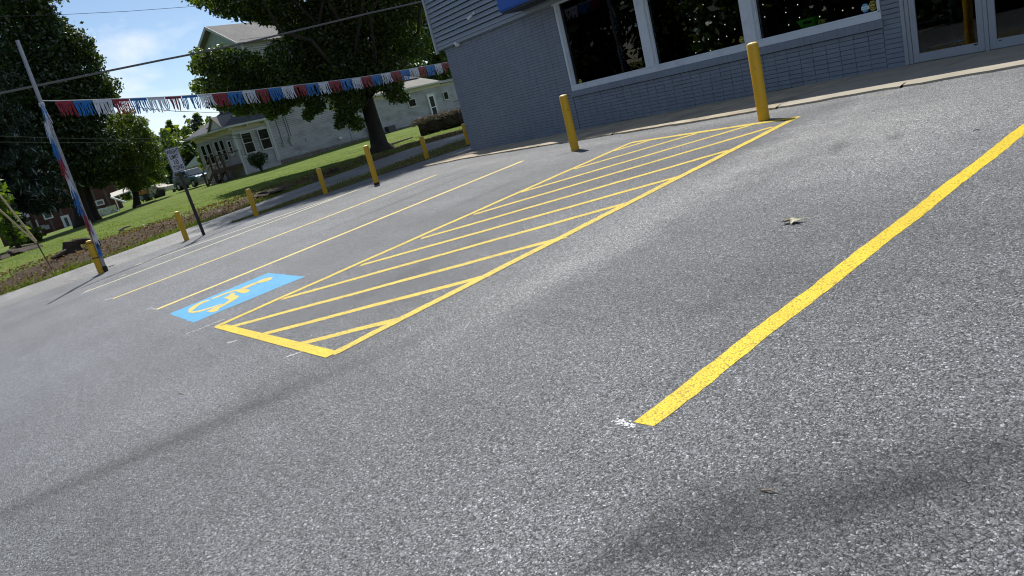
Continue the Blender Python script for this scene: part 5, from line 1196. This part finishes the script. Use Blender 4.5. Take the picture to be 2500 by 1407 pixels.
# ================================================================== LAWN DETAILS
def blades(n, fx, h, mat, name, label, width=.012):
    Q = []
    while len(Q) < n:
        x, y = fx(); z = terr(x, y) if x < -24 or y < 4 else lot(x, y)
        if x > -23: z = lot(x, y)
        hh = h*random.uniform(.5, 1.4); a = random.uniform(0, 6.28); w = width*random.uniform(.6, 1.4); l = np.array([random.uniform(-.5, .5)*hh, random.uniform(-.5, .5)*hh, hh]); c = np.array([x, y, z-.02]); s = np.array([math.cos(a)*w, math.sin(a)*w, 0])
        Q.append([c-s, c+s, c+l*.6+s*.8, c+l])
    return tag(quads_obj(name, Q, mat), label, name.split('_')[0], kind='stuff')
def fbank():
    y = random.uniform(-5, 22); s = random.uniform(-.15, 4.2); return roadedge(y)-s, y
def fclump():
    y = random.choice((-3.2, -1, .4, 1.2, 3, 4.3, 5, 7.6, 9.5, 12, 15, 19))+random.gauss(0, .5); s = abs(random.gauss(.3, .5)); return roadedge(y)-s, y
def flawn():
    y = random.uniform(-7, 24); s = 3+abs(random.gauss(0, 9)); return roadedge(y)-s, y
def fverge():
    y = random.uniform(4.7, 14); a = xleft(y); b = max(-22.8, a-.4-1.0*(y-4.5)); return random.uniform(min(a, b), a), y
blades(5000, fclump, .14, mt['weed'], 'weed_tufts', 'green weeds sprouting along the alley edge of the bank')
blades(26000, flawn, .05, mt['grassb'], 'grass_blades', 'sunlit grass of the lawn', .014)
blades(6000, fverge, .035, mt['straw'], 'verge_straw', 'dead straw on the verge beside the alley', .010)
blades(5000, fverge, .045, mt['grassb'], 'verge_grass', 'thin dry grass on the verge beside the alley', .008)
Q = []
for k in range(15000):
    x, y = fbank(); z = terr(x, y)+random.uniform(0, .06); s = random.uniform(.02, .06); d = nrm(rng.normal(size=3)*np.array([1, 1, .5])); e = nrm(np.cross(d, rng.normal(size=3))); c = np.array([x, y, z])
    Q.append([c-d*s, c+e*s*.5, c+d*s, c-e*s*.5])
tag(quads_obj('leaf_litter', Q, mt['straw']), 'dead leaves and clods covering the bank beside the alley', 'leaf litter', kind='stuff')
def clod(px, py, d, r, h, label, cat, name, mat='logbark', fl=1.0):
    c = np.array(ppx(px, py, d)); c[2] = terr(c[0], c[1])-.05; bm = bmesh.new(); bmesh.ops.create_icosphere(bm, subdivisions=3, radius=1)
    m = MB(); vs = []
    for v in bm.verts:
        f = 1+.22*math.sin(v.co.x*5+px)+.18*math.sin(v.co.y*7+v.co.z*4)+random.uniform(-.08, .08); vs.append(c+np.array([v.co.x*r*f, v.co.y*r*f*fl, max(-.05, v.co.z)*h*f]))
    m.add(vs, [tuple(q.index for q in f.verts) for f in bm.faces]); bm.free(); tag(m.build(name, mt[mat], None), label, cat)
sp = np.array(ppx(172, 600, 30.6)); sp[2] = terr(sp[0], sp[1]); t = thing('tree_stump', sp, 'rough cut tree stump on top of the bank left of the pole', 'stump')
m = MB(); m.tube([sp-np.array([0, 0, .1]), sp+np.array([0, 0, .1]), sp+np.array([0, .05, .36])], [.42, .3, .25], 14, wob=.12); m.build('stump', mt['logbark'], t)
m = MB(); m.tube([sp+np.array([0, .1, .28]), sp+np.array([.1, .5, .24]), sp+np.array([.1, .95, .06])], [.13, .11, .05], 8, wob=.15); m.tube([sp+np.array([.3, -.2, .05]), sp+np.array([.6, -.7, .0])], [.12, .05], 8, wob=.15); m.build('roots', mt['logbark'], t)
clod(48, 611, 40, .85, .30, 'low dark mound of earth on the lawn behind the guy wires', 'mound', 'earth_mound')
clod(812, 413, 33.5, .28, .2, 'dark clod on the shaded bank right of the middle bollards', 'clod', 'earth_clod')
clod(655, 455, 32.5, .9, .14, 'dark shaded patch of turned earth at the top of the bank', 'mound', 'earth_mound')
p = np.array(ppx(305, 561, 33)); p[2] = terr(p[0], p[1]); t = thing('broken_branch', p, 'short pale broken branch lying on the sunny lawn', 'branch')
m = MB(); m.tube([p+np.array([0, -.22, .05]), p+np.array([0, 0, .12]), p+np.array([.02, .26, .12])], [.05, .045, .03], 7); m.tube([p+np.array([0, -.08, .09]), p+np.array([.05, -.1, .0])], [.03, .02], 6); m.build('stick', mt['twig'], t)
for (x, y, d, l, lab) in ((345, 487, 70, 'a', 'pale plank lying in the grass below the old truck'), (30, 596, 50, 'b', 'pale bent branch at the left edge of the lawn'), (960, 345, 45, 'c', 'pale stick on the grass at the foot of the big tree')):
    p = np.array(ppx(x, y, d)); p[2] = terr(p[0], p[1])+.08; e = p+rgt*1.2+np.array([0, 0, .1]); m = MB(); m.tube([p-rgt*.6, p+np.array([0, 0, .18 if l == 'b' else .02]), e], [.07, .07, .04], 7); tag(m.build('fallen_stick', mt['twig'], None), lab, 'stick')
